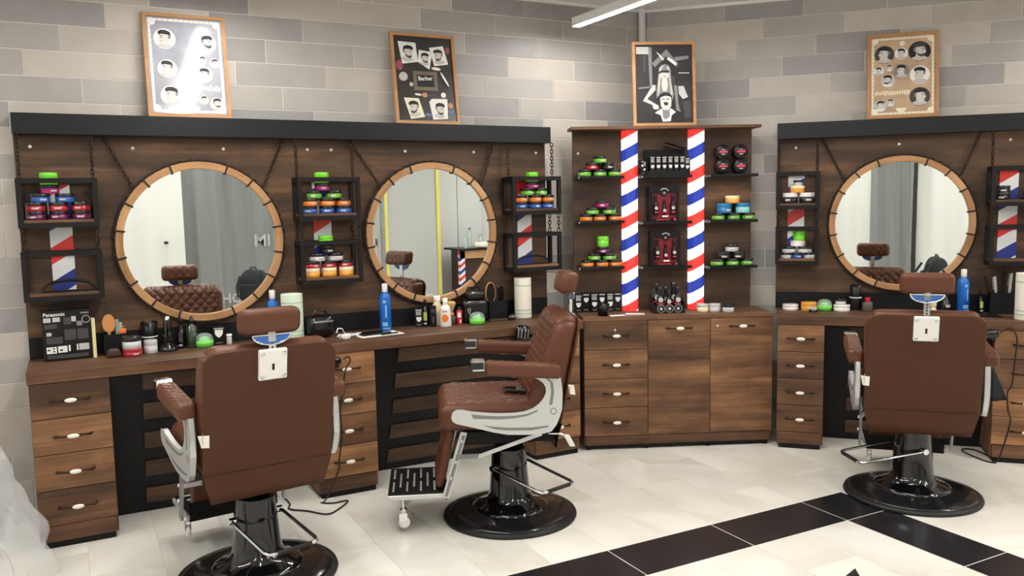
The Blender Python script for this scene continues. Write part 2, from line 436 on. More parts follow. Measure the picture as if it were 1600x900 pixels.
def cabinet(frm, x0, x1, label, top=.787, cat='cabinet'):
    w = x1-x0
    t = thing('drawer_cabinet', label, cat, frm.w(x0, -.40), frm.a)
    m = MB().box(0, w, .019, .385, .03, top); m.obj('carcass', 'rustic oak', t)
    bbox('plinth', 'rustic oak', t, .01, w-.01, .008, .018, .03, .108)
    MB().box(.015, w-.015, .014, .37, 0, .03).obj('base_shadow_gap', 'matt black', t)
    h = (top-.11)/4
    for i in range(4): drawer(t, 0, w, .11+h*i, .11+h*(i+1))
    return t
def worktop(frm, x0, x1, label, z0=.787, z1=.841, y0=-.405, y1=0):
    o = bbox('worktop', 'rustic oak', None, 0, x1-x0, y0, y1, 0, z1-z0, .002, frm.w(x0, 0, z0), frm.a)
    return tag(o, label, 'worktop')
KT = atan2(.295, .787); KLEN = sqrt(.295**2+.787**2)-.004
def kick_panel(frm, x0, x1, label):
    w = x1-x0
    t = thing('kick_panel', label, 'panel', frm.w(x0, -.085, .002), frm.a)
    MB().box(.002, w-.002, 0, .016, 0, KLEN-.006).obj('backing', 'black board', t, rot=(KT, 0, 0))
    z = .058
    for i in range(5):
        bbox('slat', 'rustic oak slat', t, .145, w-.145, -.012, 0, z, z+.09, .001, rot=(KT, 0, 0)); z += .172
    return t
def back_panel(frm, x0, x1, screws, stripes, label, th=.045):
    t = thing('wall_panel', label, 'panel', frm.w(0, 0, 0), frm.a)
    MB().box(x0, x1, 0, th, .95, 1.98).obj('board', 'rustic oak panel', t)
    MB().box(x0, x1, -.002, th, .8415, .95).obj('backsplash', 'black board', t)
    bbox('pelmet', 'pelmet black', t, x0, x1, -.08, th, 1.945, 2.046, .002)
    for x, z in screws:
        MB().lathe([(.0085, 0), (.0085, .003), (.006, .006), (0, .0075)], 12, Matrix.Translation((x, 0, z)) @ Matrix.Rotation(pi/2, 4, 'X')).obj('screw_cap', 'ceramic white', t)
    for i, (a, zr) in enumerate(stripes):
        nm = 'stripe %.2f %.2f' % (a, zr)
        stripe_mat(nm, zr, a, .333, .62)
        MB().box(a, a+.102, -.006, 0, 1.15, 1.72).obj('stripe_strip', nm, t)
    return t
cabinet(FL, -.2, .135, 'oak drawer cabinet at the far left, next to the plastic sheet')
cabinet(FL, 1.115, 1.447, 'oak drawer cabinet with the hanging black cord between the two left mirrors')
cabinet(FL, 2.44, 2.77, 'oak drawer cabinet behind the sideways barber chair')
worktop(FL, -.205, 2.795, 'long brown oak worktop under the two left mirrors')
kick_panel(FL, .135, 1.115, 'black kick panel with oak slats behind the leftmost chair')
kick_panel(FL, 1.447, 2.44, 'black kick panel with oak slats behind the footrest of the sideways chair')
back_panel(FL, -.2, 2.772, [(-.13, 1.89), (.328, 1.888), (.775, 1.889), (1.228, 1.891), (1.364, 1.891), (1.812, 1.888), (2.262, 1.888), (2.704, 1.887)],
           [(-.074, 1.308), (1.245, 1.419), (2.56, 1.285)], 'dark oak wall panel with black pelmet behind the two left mirrors')
cabinet(FR, 0, .275, 'narrow oak drawer cabinet between the corner cabinet and the right chair')
cabinet(FR, 1.2, 1.55, 'oak drawer cabinet at the right edge with a cord hanging over it')
worktop(FR, -.01, 1.56, 'brown oak worktop under the right hand mirror')
kick_panel(FR, .275, 1.2, 'black kick panel with oak slats behind the right hand chair')
back_panel(FR, -.02, 1.56, [(.096, 1.891), (.71, 1.891), (1.326, 1.893)], [(.051, 1.384), (1.276, 1.298)],
           'dark oak wall panel with black pelmet behind the right hand mirror', .075)
# corner cabinet
t = thing('corner_cabinet', 'oak corner cabinet with four drawers and two doors', 'cabinet', FM.w(0, 0), FM.a)
MB().box(0, 1.205, .019, .30, .03, .826).obj('carcass', 'rustic oak', t)
bbox('plinth', 'rustic oak', t, .01, 1.195, .008, .018, .03, .09)
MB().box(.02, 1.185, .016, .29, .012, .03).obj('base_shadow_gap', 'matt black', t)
for x in (.03, .4, .8, 1.17): MB().lathe([(.014, 0), (.014, .006), (.008, .01), (.008, .03)], 10, Matrix.Translation((x, .03, 0))).obj('foot', 'matt black', t)
for i in range(4):
    d = drawer(t, 0, .404, .092+.1835*i, .092+.1835*(i+1))
    if i == 3: MB().lathe([(.009, 0), (.009, .004), (.006, .006), (0, .006)], 12, Matrix.Translation((-.005, 0, .1835*.5+.034)) @ Matrix.Rotation(pi/2, 4, 'X')).obj('lock', 'chrome', d)
drawer(t, .404, .803, .092, .826, 'door', .925)
d = drawer(t, .803, 1.205, .092, .826, 'door', .93)
MB().lathe([(.009, 0), (.009, .004), (.006, .006), (0, .006)], 12, Matrix.Translation((-.155, 0, .683)) @ Matrix.Rotation(pi/2, 4, 'X')).obj('lock', 'chrome', d)
o = bbox('worktop', 'rustic oak', None, -.004, 1.212, -.004, .335, .826, .852, .002, FM.w(0, 0), FM.a); tag(o, 'brown oak top of the corner cabinet', 'worktop')
t = thing('shelf_wall', 'oak corner shelf wall with two red, white and blue barber poles', 'shelf', FM.w(0, 0), FM.a)
MB().box(-.016, 1.162, .30, .325, .852, 2.018).obj('board', 'rustic oak panel', t)
bbox('top_board', 'rustic oak', t, -.045, 1.17, .14, .325, 2.018, 2.036, .001)
MB().lathe([(.0085, 0), (.0085, .003), (.006, .006), (0, .0075)], 12, Matrix.Translation((.019, .30, 1.878)) @ Matrix.Rotation(pi/2, 4, 'X')).obj('screw_cap', 'ceramic white', t)
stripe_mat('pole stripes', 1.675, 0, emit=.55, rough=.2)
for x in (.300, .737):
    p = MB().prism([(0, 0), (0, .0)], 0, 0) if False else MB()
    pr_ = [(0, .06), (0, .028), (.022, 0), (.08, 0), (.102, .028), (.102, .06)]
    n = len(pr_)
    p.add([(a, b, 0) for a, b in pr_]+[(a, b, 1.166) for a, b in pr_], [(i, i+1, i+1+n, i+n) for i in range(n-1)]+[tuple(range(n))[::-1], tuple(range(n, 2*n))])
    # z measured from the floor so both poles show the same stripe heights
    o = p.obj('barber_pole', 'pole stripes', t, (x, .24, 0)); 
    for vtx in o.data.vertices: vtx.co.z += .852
def board(x0, x1, z, nm='shelf_board'):
    bbox(nm, 'plastic black', t, x0, x1, .178, .30, z-.018, z, .001)
    MB().box(x0+.004, x0+.009, .1765, .178, z-.015, z-.004).obj('shelf_bracket', 'satin alloy', t)
MS = {}
for i, z in enumerate((1.729, 1.446, 1.152)):
    board(.0, .297, z); board(.405, .735, z+(0, -.012, -.004)[i]); board(.842, 1.166, z+(0, -.01, -.012)[i])
# ---------------------------------------------------------------- chains
def chain_mesh(p0, p1, link=.03, wire=.0032):
    p0, p1 = Vector(p0), Vector(p1); d = p1-p0; L = d.length; n = max(2, round(L/(link*.74))); d.normalize()
    m = MB(); s = d.cross(Vector((0, 1, 0))); 
    if s.length < .1: s = d.cross(Vector((1, 0, 0)))
    s.normalize(); q = d.cross(s).normalized()
    for i in range(n):
        c = p0+(p1-p0)*((i+.5)/n); a = s if i % 2 == 0 else q
        a = (a*.8+(q if i % 2 == 0 else -s)*.6).normalized()
        m.tube([c+d*(link/2*sin(u))+a*(link*.30*cos(u)) for u in [2*pi*j/8 for j in range(8)]], wire, 5, True)
    return m
# ---------------------------------------------------------------- hanging shelves
def hanging_shelf(frm, x0, x1, z0, z1, label, chains):
    w, h, b, D = x1-x0, z1-z0, .024, .14
    t = thing('hanging_shelf', label, 'shelf', frm.w(x0, -.008, z0), frm.a, 'black iron hanging shelves')
    m = MB()
    for y in (-D, -b*.8):
        m.box(0, w, y, y+b*.8, 0, b); m.box(0, w, y, y+b*.8, h-b, h)
        m.box(0, b, y, y+b*.8, b, h-b); m.box(w-b, w, y, y+b*.8, b, h-b)
    for x in (0, w-b):
        for z in (0, h-b): m.box(x, x+b, -D+b*.8, -b*.8, z, z+b)
    m.obj('iron_frame', 'shelf iron', t)
    bbox('shelf_board', 'rustic oak', t, b*.4, w-b*.4, -D+.004, -.004, b, b+.014, .001)
    for a, c in chains: chain_mesh(a, c).obj('chain', 'chain iron', t)
    return t
SHZ = .024+.014
def upper(frm, x0, x1, where):
    w = x1-x0; h = .238
    hanging_shelf(frm, x0, x1, 1.495, 1.733, 'upper black iron shelf hung on chains, '+where, [((.016, -.055, 1.945-1.495), (.016, -.055, h)), ((w-.016, -.055, 1.945-1.495), (w-.016, -.055, h))])
    hanging_shelf(frm, x0, x1, 1.14, 1.381, 'lower black iron shelf hung on chains, '+where, [((x, y, 1.495-1.14), (x, y, .241)) for x in (.014, w-.014) for y in (-.128, -.014)])
upper(FL, -.2, .15, 'at the far left of the left mirror')
upper(FL, 1.131, 1.481, 'between the two left mirrors')
upper(FL, 2.452, 2.802, 'between the second mirror and the corner cabinet')
upper(FR, -.023, .242, 'between the corner cabinet and the right hand mirror')
upper(FR, 1.205, 1.555, 'at the right edge beside the right hand mirror')
# ---------------------------------------------------------------- round mirrors
ARCM = {}
def arc(m, r0, r1, a0, a1, y0, y1, n):
    v = []
    for i in range(n+1):
        a = a0+(a1-a0)*i/n
        for r, y in ((r0, y0), (r1, y0), (r1, y1), (r0, y1)): v.append((r*sin(a), y, r*cos(a)))
    f = [(0, 1, 2, 3), (4*n+3, 4*n+2, 4*n+1, 4*n)]
    for i in range(n):
        b = 4*i
        f += [(b, b+4, b+5, b+1), (b+1, b+5, b+6, b+2), (b+2, b+6, b+7, b+3), (b+3, b+7, b+4, b)]
    m.add(v, f, False)
    return m
def round_mirror(frm, cx, cz, label, ch):
    t = thing('round_mirror', label, 'mirror', frm.w(cx, -.004, cz), frm.a, 'round wood framed mirrors')
    g = MB(); n = 72
    g.add([(.395*sin(2*pi*i/n), -.016, .395*cos(2*pi*i/n)) for i in range(n)]+[(.395*sin(2*pi*i/n), -.002, .395*cos(2*pi*i/n)) for i in range(n)],
          [tuple(range(n))[::-1], tuple(range(n, 2*n))]+[(i, (i+1) % n, (i+1) % n+n, i+n) for i in range(n)])
    g.obj('glass', 'mirror glass', t)
    angs = sorted([radians(a % 360) for k in range(1, 9) for a in (20*k, -20*k)])
    for i, a in enumerate(angs):
        b = angs[(i+1) % len(angs)]
        if b < a: b += 2*pi
        if 'seg%.2f' % (b-a) not in ARCM:
            ARCM['seg%.2f' % (b-a)] = arc(MB(), .386, .424, -(b-a)/2+.003, (b-a)/2-.003, -.034, -.001, 12 if b-a > .5 else 6).mesh('wood_segment', ('honey wood',))
            bevel_mesh(ARCM['seg%.2f' % (b-a)], .003, 1)
        put('wood_segment', ARCM['seg%.2f' % (b-a)], t, (0, 0, 0), rot=(0, (a+b)/2, 0))
        if 'band' not in ARCM: ARCM['band'] = MB().box(-.0045, .0045, -.038, -.001, .380, .432).mesh('iron_band', ('rope black',))
        put('iron_band', ARCM['band'], t, (0, 0, 0), rot=(0, a, 0))
    if 'rope' not in ARCM:
        k = 240
        ARCM['rope'] = MB().tube([((.430+.0035*cos(2*pi*i/4))*sin(2*pi*i/k), -.022+.0035*sin(2*pi*i/4), (.430+.0035*cos(2*pi*i/4))*cos(2*pi*i/k)) for i in range(k)], .0062, 6, True).mesh('rope_rim', ('rope black',))
    put('rope_rim', ARCM['rope'], t)
    for (x0, z0), (x1, z1) in ch: chain_mesh((x0-cx, -.024, z0-cz), (x1-cx, -.024, z1-cz)).obj('chain', 'chain iron', t)
    return t
round_mirror(FL, .64, 1.396, 'round wood framed mirror at the left, reflecting a quilted chair and a backpack', [((.19, 1.945), (.312, 1.69)), ((1.088, 1.945), (.972, 1.69))])
round_mirror(FL, 1.968, 1.398, 'round wood framed mirror nearest the corner cabinet, reflecting taped plastic', [((1.461, 1.945), (1.635, 1.69)), ((2.385, 1.945), (2.30, 1.69))])
round_mirror(FR, .728, 1.394, 'round wood framed mirror on the right hand wall', [((.251, 1.945), (.382, 1.69)), ((1.16, 1.945), (1.06, 1.69))])
# ---------------------------------------------------------------- barber chairs (x forward, y left, z up)
def quilt(u, v, pu, pv, depth, wdt=.16):
    a = u/pu+v/pv; b = u/pu-v/pv
    d = min(abs(a-round(a)), abs(b-round(b)))
    t = min(1, d/(wdt*1.6))
    return -depth*(1-t)**2+depth*.35*min(1, d*2)
def make_chair():
    t = thing('barber_chair', 'x', 'barber chair', (0, 0, 0), 0, 'brown leather barber chairs')
    # base
    MB().lathe([(.30, .0), (.334, .0), (.338, .008), (.334, .018), (.318, .024), (.30, .024)], 64).obj('base_rim', 'rubber black', t)
    MB().lathe([(0, .002), (.315, .002), (.318, .022), (.30, .031), (.25, .040), (.195, .048), (.19, .05)], 64).obj('base_plate', 'base black', t)
    MB().lathe([(.19, .046), (.188, .055), (.17, .064), (.135, .078), (.112, .098), (.102, .13), (.092, .25), (.084, .345), (.083, .355), (.074, .358), (.074, .372), (.045, .378), (.02, .378)], 48).obj('column', 'gloss black', t)
    MB().lathe([(.026, .36), (.026, .45)], 20).obj('piston', 'chrome', t)
    # pump lever (x = lever direction)
    lv = MB().tube([(0, .10, .262), (.02, .112, .262), (.06, .112, .256), (.315, .112, .222), (.338, .104, .219), (.346, .085, .219), (.346, -.085, .219), (.338, -.104, .219), (.315, -.112, .222), (.06, -.112, .256), (.02, -.112, .262), (0, -.10, .262)], .0075, 8)
    for y in (-.106, .106): lv.lathe([(.015, -.014), (.015, .014)], 12, Matrix.Translation((0, y, .262)) @ Matrix.Rotation(pi/2, 4, 'X'))
    lv.obj('pump_lever', 'chrome', t)
    MB().tube([(.347, -.075, .219), (.347, .075, .219)], .010, 8).obj('lever_grip', 'rubber black', t)
    # under frame
    bbox('seat_frame', 'matt black', t, -.20, .25, -.235, .235, .435, .505, .008)
    # seat
    def sd(q, n):
        if n.z > .35 or n.x > .5:
            u = q.x+(.07-q.z)*.0 if n.z > .35 else .29+(.07-q.z)
            e = min(1, max(0, (.235-abs(q.y))/.02))
            return quilt(u, q.y, .064, .060, .0075)*e
        return 0
    def sw(q):
        x, y, z = q
        f = max(0, (x-.2)/.15)
        return (x, y, z-.006*f*f-.01*(.1-x)*.6)
    MB().rbox((.06, 0, .573), (.575, .515, .14), .05, .0062, sd, sw, nr=5).obj('seat', 'leather', t)
    # backrest: wedge, thin at the top
    def bx(z, front):
        k = (z-.53)/.51
        return (-.035-.185*k) if front else (-.222-.104*k)
    def bd(q, n):
        if n.x > .45:
            e = min(1, max(0, (.245-abs(q.y))/.02))
            return quilt(q.z+.02, q.y, .064, .060, .0075)*e
        return 0
    def corner(y, z, hy, z0, z1, R):
        cz, hz = (z0+z1)/2, (z1-z0)/2
        if z < cz: return y, z
        dy, dz = abs(y)-(hy-R), (z-cz)-(hz-R)
        if dy > 0 and dz > 0:
            d = sqrt(dy*dy+dz*dz); q = max(dy, dz)/d
            return math.copysign(hy-R+dy*q, y), cz+hz-R+dz*q
        return y, z
    def bw(q):
        x, y, z = q; k = (x+.05)/.10
        y, z = corner(y, z, .2675, .53, 1.04, .075)
        return (bx(z, False)*(1-k)+bx(z, True)*k, y, z)
    MB().rbox((0, 0, .785), (.10, .535, .51), .045, .0062, bd, bw, nr=5).obj('backrest', 'leather', t)
    # smooth back cover with seams and lower flap
    def cw(q):
        x, y, z = q
        y, z = corner(y, z, .263, .525, 1.022, .06)
        return (bx(z, False)-.003+x, y, z)
    MB().rbox((0, 0, .7735), (.012, .526, .497), .005, .02, None, cw, nr=2).obj('back_cover', 'leather back', t)
    fp = MB()
    def pt(y, z, o): return (bx(z, False)-.004+o, y, z)
    v = []
    rows = [(.527, .262), (.49, .254), (.45, .243), (.405, .232)]
    for o in (-.006, .004):
        for z, hw in rows:
            for i in range(13):
                y = -hw+2*hw*i/12; v.append(pt(y, z, o+.0025*sin(i*1.7+z*40)))
    f = []
    for j in range(3):
        for i in range(12):
            a = j*13+i; f.append((a, a+1, a+14, a+13)); f.append((a+52, a+65, a+66, a+53))
    for i in range(12): f.append((39+i, 40+i, 92+i, 91+i))
    fp.add(v, f, True); fp.obj('back_flap', 'leather back', t)
    # mounting plate on the back
    ang = atan2(.092, .51)
    pl = bbox('mounting_plate', 'white plastic', t, -.005, .012, -.056, .056, -.062, .062, .004, (bx(.955, False)-.018, 0, .955), rot=(0, -ang, 0))
    for y in (-.042, .042):
        for z in (-.046, .046):
            MB().lathe([(.008, 0), (.008, .002), (.004, .004), (0, .004)], 10, Matrix.Translation((-.005, y, z)) @ Matrix.Rotation(-pi/2, 4, 'Y')).obj('screw', 'chrome', pl)
    MB().box(-.0056, -.005, -.005, .005, -.022, .004).obj('lock_slot', 'plastic black', pl)
    # headrest (moved as a block: parts share z offset)
    def hd(q, n):
        if n.x > .45: return quilt(q.z, q.y, .052, .052, .005)*min(1, max(0, (.1-abs(q.y))/.02))
        return 0
    MB().rbox((-.303, 0, 1.178), (.088, .238, .104), .03, .006, hd, lambda q: (q.x-.2*(q.z-1.178), q.y, q.z), nr=4).obj('headrest', 'leather', t)
    hb = MB(); pp = [(-.075, .0), (.075, .0)]+[(.075*cos(a), -.038*sin(a)) for a in [pi*k/10 for k in range(1, 10)]]
    hb.add([(-.331, y, 1.126+z) for y, z in pp]+[(-.319, y, 1.126+z) for y, z in pp], [tuple(range(11)), tuple(range(21, 10, -1))]+[(i, i+11, (i+1) % 11+11, (i+1) % 11) for i in range(11)])
    hb.obj('headrest_bracket', 'blue film', t)
    hr = MB().tube([(-.329, .077, 1.127), (-.329, -.077, 1.127)], .0045, 6)
    hr.tube([(-.329, .075*cos(a), 1.126-.038*sin(a)) for a in [pi*k/10 for k in range(11)]], .004, 6)
    hr.obj('bracket_rim', 'chrome', t)
    po = MB().box(-.007, .007, -.014, .014, 0, .145, Matrix.Translation((-.322, 0, 1.0)) @ Matrix.Rotation(-.02, 4, 'Y')); 
    po.obj('headrest_post', 'chrome', t)
    for k in range(5): MB().lathe([(.004, 0), (.004, .001)], 8, Matrix.Translation((-.3305, 0, 1.035+k*.014)) @ Matrix.Rotation(-pi/2, 4, 'Y')).obj('post_hole', 'matt black', t)
    # side frames, arm rests
    poly = [(.003, .779), (-.09, .776), (-.216, .766), (-.223, .72), (-.226, .679), (-.223, .611), (-.212, .575), (-.195, .535), (-.172, .507), (-.14, .499), (-.076, .496), (.031, .501), (.1, .516), (.163, .534), (.22, .55), (.268, .563), (.284, .575), (.288, .591), (.283, .61), (.267, .622), (.24, .621),
            (.201, .612), (.13, .602), (.069, .597), (.0, .596), (-.051, .601), (-.09, .614), (-.118, .633), (-.142, .66), (-.155, .689), (-.154, .715), (-.142, .738), (-.12, .756), (-.094, .766), (-.05, .770), (.003, .771)]
    gro = [[(.20, .602), (.13, .592), (.069, .587), (.0, .586), (-.06, .592), (-.11, .610), (-.11, .602), (-.06, .582), (.0, .574), (.07, .572), (.19, .580)],
           [(.15, .548), (.09, .538), (.03, .531), (-.08, .527), (-.16, .533), (-.16, .525), (-.08, .513), (.03, .517), (.09, .526)],
           [(-.165, .63), (-.175, .69), (-.172, .735), (-.15, .757), (-.164, .757), (-.185, .735), (-.19, .69), (-.18, .63)]]
    for s in (1, -1):
        me = MB().prism(poly, s*.279, s*.304).mesh('side_frame', ('satin alloy',))
        bm = bmesh.new(); bm.from_mesh(me); bmesh.ops.recalc_face_normals(bm, faces=bm.faces); bm.to_mesh(me); bm.free()
        bevel_mesh(me, .004, 2)
        sf = put('side_frame', me, t)
        for g in gro:
            MB().prism(g, s*.3035, s*.3048).obj('groove', 'alloy groove', sf)
        q = MB(); q.lathe([(.012, 0), (.016, 0), (.016, .0012), (.012, .0012), (.012, 0)], 16, Matrix.Translation((-.185, s*.304, .60)) @ Matrix.Rotation(-s*pi/2, 4, 'X'), caps=False); q.obj('emblem', 'alloy groove', sf)
        def aw(qv):
            x, y, z = qv
            return (x, y, z+.085*(x+.22)*.9-.02)
        def ad(qv, n):
            if n.z > .5: return quilt(qv.x, qv.y-s*.0, .05, .045, .0045)*min(1, max(0, (.034-abs(qv.y))/.01))
            return 0
        ar = MB().rbox((-.045, s*.305, .81), (.35, .078, .068), .018, .006, ad, aw, nr=3).obj('armrest', 'leather', t)
        bbox('arm_cap', 'chrome', ar, .128, .197, s*.305-.034, s*.305+.034, .808, .858, .008)
        MB().box(.138, .1975, s*.305-.0345, s*.305+.0345, .817, .849).obj('cap_window', 'dark chrome', ar)
        # leg rest mechanism
        MB().prism([(.218, .497), (.248, .503), (.343, .190), (.311, .182)], s*.228, s*.240).obj('leg_bar', 'satin alloy', t); MB().prism([(.226, .485), (.241, .488), (.332, .197), (.317, .193)], s*.240, s*.2412).obj('leg_bar_inset', 'alloy groove', t)
        for k in (.12, .45, .7): MB().lathe([(.009, 0), (.009, .006), (.005, .009), (0, .009)], 10, Matrix.Translation((.233+.093*k, s*.243, .497-.307*k)) @ Matrix.Rotation(-s*pi/2, 4, 'X')).obj('bolt', 'chrome', t)
        m = MB(); m.prism([(.17, .373), (-.137, .471), (-.137, .491), (.165, .393)], s*.243, s*.251); m.obj('link_bar', 'satin alloy', t)
        MB().box(.165, .275, s*.236, s*.243, .373, .394).obj('link_plate', 'alloy groove', t)
        bbox('foot_rail', 'satin alloy', t, .315, .60, s*.205-.006, s*.205+.006, .176, .198, .002)
        cst = MB().tube([(.53, s*.165, .18), (.53, s*.165, .095)], .007, 8); cst.lathe([(.012, .10), (.018, .105), (.018, .118), (.012, .123)], 12, Matrix.Translation((.53, s*.165, 0)))
        cst.box(.512, .55, s*.165-.013, s*.165-.010, .055, .10); cst.box(.512, .55, s*.165+.010, s*.165+.013, .055, .10)
        co = cst.obj('caster', 'chrome', t)
        MB().lathe([(.012, -.009), (.026, -.009), (.029, 0), (.026, .009), (.012, .009)], 16, Matrix.Translation((.528, s*.165, .050)) @ Matrix.Rotation(pi/2, 4, 'X')).obj('wheel', 'white plastic', co)
    MB().rbox((.322, 0, .36), (.045, .37, .29), .02, .05, None, lambda q: (q.x+(.36-q.z)*.22, q.y, q.z), nr=3).obj('leg_rest', 'leather', t)
    fr = bbox('footrest', 'matt black', t, .325, .60, -.20, .20, .186, .203, .003)
    for i in range(8):
        x = .345+.033*i
        for (a, b) in (((-.165, -.03), (.03, .165)) if i % 2 else ((-.10, .10),)): bbox('tread_bar', 'satin alloy', fr, x-.0045, x+.0045, a, b, .202, .2065, .001)
    bbox('footrest_kick_plate', 'matt black', t, .318, .326, -.20, .20, .165, .25, .001)
    m = MB().tube([(-.17, .235, .475), (-.225, .25, .475), (-.25, .25, .463)], .006, 6); m.obj('recline_lever', 'chrome', t)
    MB().rbox((-.268, .25, .440), (.028, .012, .06), .006, None, None, lambda q: (q.x-(.44-q.z)*.5, q.y, q.z)).obj('lever_tip', 'white plastic', t)
    tg = MB(); tg.add([(-.262, .262, .715), (-.29, .268, .712), (-.296, .270, .665), (-.27, .264, .668)], [(0, 1, 2, 3)]); tg.add([(-.262, .263, .715), (-.29, .269, .712), (-.296, .271, .665), (-.27, .265, .668)], [(3, 2, 1, 0)])
    tg.add([(-.2685, .283, .705), (-.2705, .240, .70), (-.2715, .243, .652), (-.2695, .272, .656)], [(0, 1, 2, 3)]); tg.add([(-.2680, .283, .705), (-.2700, .240, .70), (-.2710, .243, .652), (-.2690, .272, .656)], [(3, 2, 1, 0)])
    tg.obj('paper_tag', 'paper white', t)
    return t
HEADP = ('headrest', 'headrest_bracket', 'bracket_rim', 'headrest_post', 'post_hole')
def place_chair(c, x, y, az, lever, dh, label, drop=0, push=0):
    c.location = (x, y, 0); c.rotation_euler = (0, 0, radians(az)); c['label'] = label
    for ch in c.children:
        b = ch.name.split('.')[0]
        if b in HEADP: ch.location.z += dh
        if b in ('pump_lever', 'lever_grip'): ch.rotation_euler = (0, 0, radians(lever-az))
        if b in ('recline_lever', 'lever_tip'): ch.location.x += push; ch.location.y -= push*.9
        if drop and b not in ('base_rim', 'base_plate', 'column', 'pump_lever', 'lever_grip', 'piston'): ch.location.z += drop
CH = make_chair(); CH2 = copy_tree(CH); CH3 = copy_tree(CH)
place_chair(CH, .64, 3.62, 96.5, -76, -.055, 'brown barber chair at the left, its smooth back turned to the camera and headrest low', .012, .12)
place_chair(CH2, 1.901, 3.685, 158, -75, .0, 'brown quilted barber chair standing sideways with a phone on its seat')
place_chair(CH3, 3.859, 2.851, 44, 158, -.005, 'brown barber chair at the right, its back turned to the camera and headrest raised', -.025, .12)
# phone on the seat
ph = MB().rbox((0, 0, .0045), (.142, .07, .009), .004).obj('smartphone', 'gloss black', None, CH2.matrix_basis @ Vector((-.04, .075, .657)), radians(158-20)); tag(ph, 'black smartphone lying on the sideways chair seat', 'phone')
sc = MB().box(-.066, .066, -.031, .031, .009, .0094).obj('screen', 'gloss black', ph)
# ---------------------------------------------------------------- wax jars
JC = dict(purple=(104, 28, 78), red=(168, 30, 44), blue=(40, 92, 170), magenta=(158, 34, 104), lime=(120, 214, 52), green=(104, 178, 52), orange=(222, 122, 34), amber=(226, 158, 62),
          white=(232, 228, 224), black=(26, 25, 27), teal=(130, 214, 206), ocean=(24, 112, 168), silver=(196, 196, 196), cream=(240, 222, 186))
for k, c in JC.items(): mat('jar '+k, c, .28, coat=.3)
mat('label pale', (196, 184, 180), .5); mat('label pink', (206, 62, 92), .5)
JM = {}
def jar_mesh(kind, r, h, m):
    k = (kind, r, h, m)
    if k in JM: return JM[k]
    if kind == 'body': me = MB().lathe([(r*.94, 0), (r*.98, .002), (r*.985, h*.62), (r*.96, h*.62)], 24).mesh('jar_body', (m,))
    elif kind == 'lid': me = MB().lathe([(r*.985, h*.60), (r, h*.62), (r, h*.97), (r*.97, h), (0, h)], 24).mesh('lid', (m,))
    else:
        b = MB(); n = 7; v = []
        for i in range(n):
            a = -pi/2+(i/(n-1)-.5)*.7
            v += [(r*.993*cos(a), r*.993*sin(a), h*.22), (r*.993*cos(a), r*.993*sin(a), h*.42)]
        b.add(v, [(2*i, 2*i+2, 2*i+3, 2*i+1) for i in range(n-1)], True); me = b.mesh('label', (m,))
    JM[k] = me
    return me
def wax_jar(frm, x, y, z, label, body, lid='black', r=.043, h=.0415, patch='label pale', group=None, name='wax_jar', cat='jar'):
    t = thing(name, label, cat, frm.w(x, y, z), frm.a+random.uniform(-.5, .5), group)
    put('jar_body', jar_mesh('body', r, h, 'jar '+body), t); put('lid', jar_mesh('lid', r, h, 'jar '+lid), t)
    if patch: put('label', jar_mesh('label', r, h, patch), t)
    return t
WORD = {3: ('left', 'middle', 'right'), 2: ('left', 'right'), 1: ('only',)}
def stack(frm, z, y, rows, where, grp):
    """rows: list of (xs, colour, lid, r, h) from the shelf upwards"""
    rn = ('bottom', 'second', 'third', 'fourth', 'top')
    for i, (xs, colr, lid, r, h) in enumerate(rows):
        nm = 'top' if i == len(rows)-1 else rn[i]
        for j, x in enumerate(xs):
            cc = colr if isinstance(colr, str) else colr[j]
            pos = WORD[len(xs)][j]
            wax_jar(frm, x, y+random.uniform(-.006, .006), z, ('%s jar, %s of the %s row, %s' % (cc, pos, nm, where)).replace('only of the top row', 'at the top').replace('only of the', 'alone in the'), cc, lid, r, h, 'label pale' if cc not in ('lime', 'white', 'amber') else None, grp)
        z += h+.0006
J, H_ = .043, .0415
zu, zl = 1.495+SHZ+.0005, 1.14+SHZ+.0005
yj = -.008-.075
stack(FL, zu, yj, [((-.125, -.026, .072), 'purple', 'black', J, H_), ((-.125, -.026, .072), 'red', 'black', J, H_), ((-.10, .004), 'blue', 'black', J, H_), ((-.058,), 'magenta', 'black', J, H_), ((-.06,), 'lime', 'lime', .040, .058)], 'far left shelf', 'jars on the far left shelf')
stack(FL, zu, yj, [((1.205, 1.305, 1.400), 'blue', 'black', J, H_), ((1.207, 1.308, 1.400), 'orange', 'black', J, H_), ((1.235, 1.345), 'green', 'black', J, H_), ((1.283,), 'magenta', 'black', J, H_), ((1.28,), 'lime', 'lime', .040, .058)], 'upper shelf between the left mirrors', 'jars on the upper middle shelf')
stack(FL, zl, yj, [((1.205, 1.303, 1.400), 'amber', 'cream', J, .05), ((1.205, 1.303, 1.400), 'red', 'black', J, .038), ((1.237, 1.340), 'silver', 'black', J, H_), ((1.295,), 'black', 'black', J, .046), ((1.29,), 'lime', 'lime', .040, .052)], 'lower shelf between the left mirrors', 'jars on the lower middle shelf')
stack(FL, zu, yj, [((2.545, 2.645, 2.735), 'blue', 'black', J, H_), ((2.545, 2.645, 2.735), 'orange', 'black', J, H_), ((2.59, 2.69), 'green', 'black', J, H_), ((2.625,), 'magenta', 'black', J, H_), ((2.622,), 'lime', 'lime', .040, .058)], 'shelf beside the corner cabinet', 'jars on the shelf beside the corner cabinet')
stack(FR, zu, yj, [((.065, .165), 'black', 'white', .047, .066), ((.108,), 'amber', 'cream', .046, .045), ((.112,), 'silver', 'black', .030, .034)], 'upper shelf left of right mirror', 'jars on the upper right hand shelf')
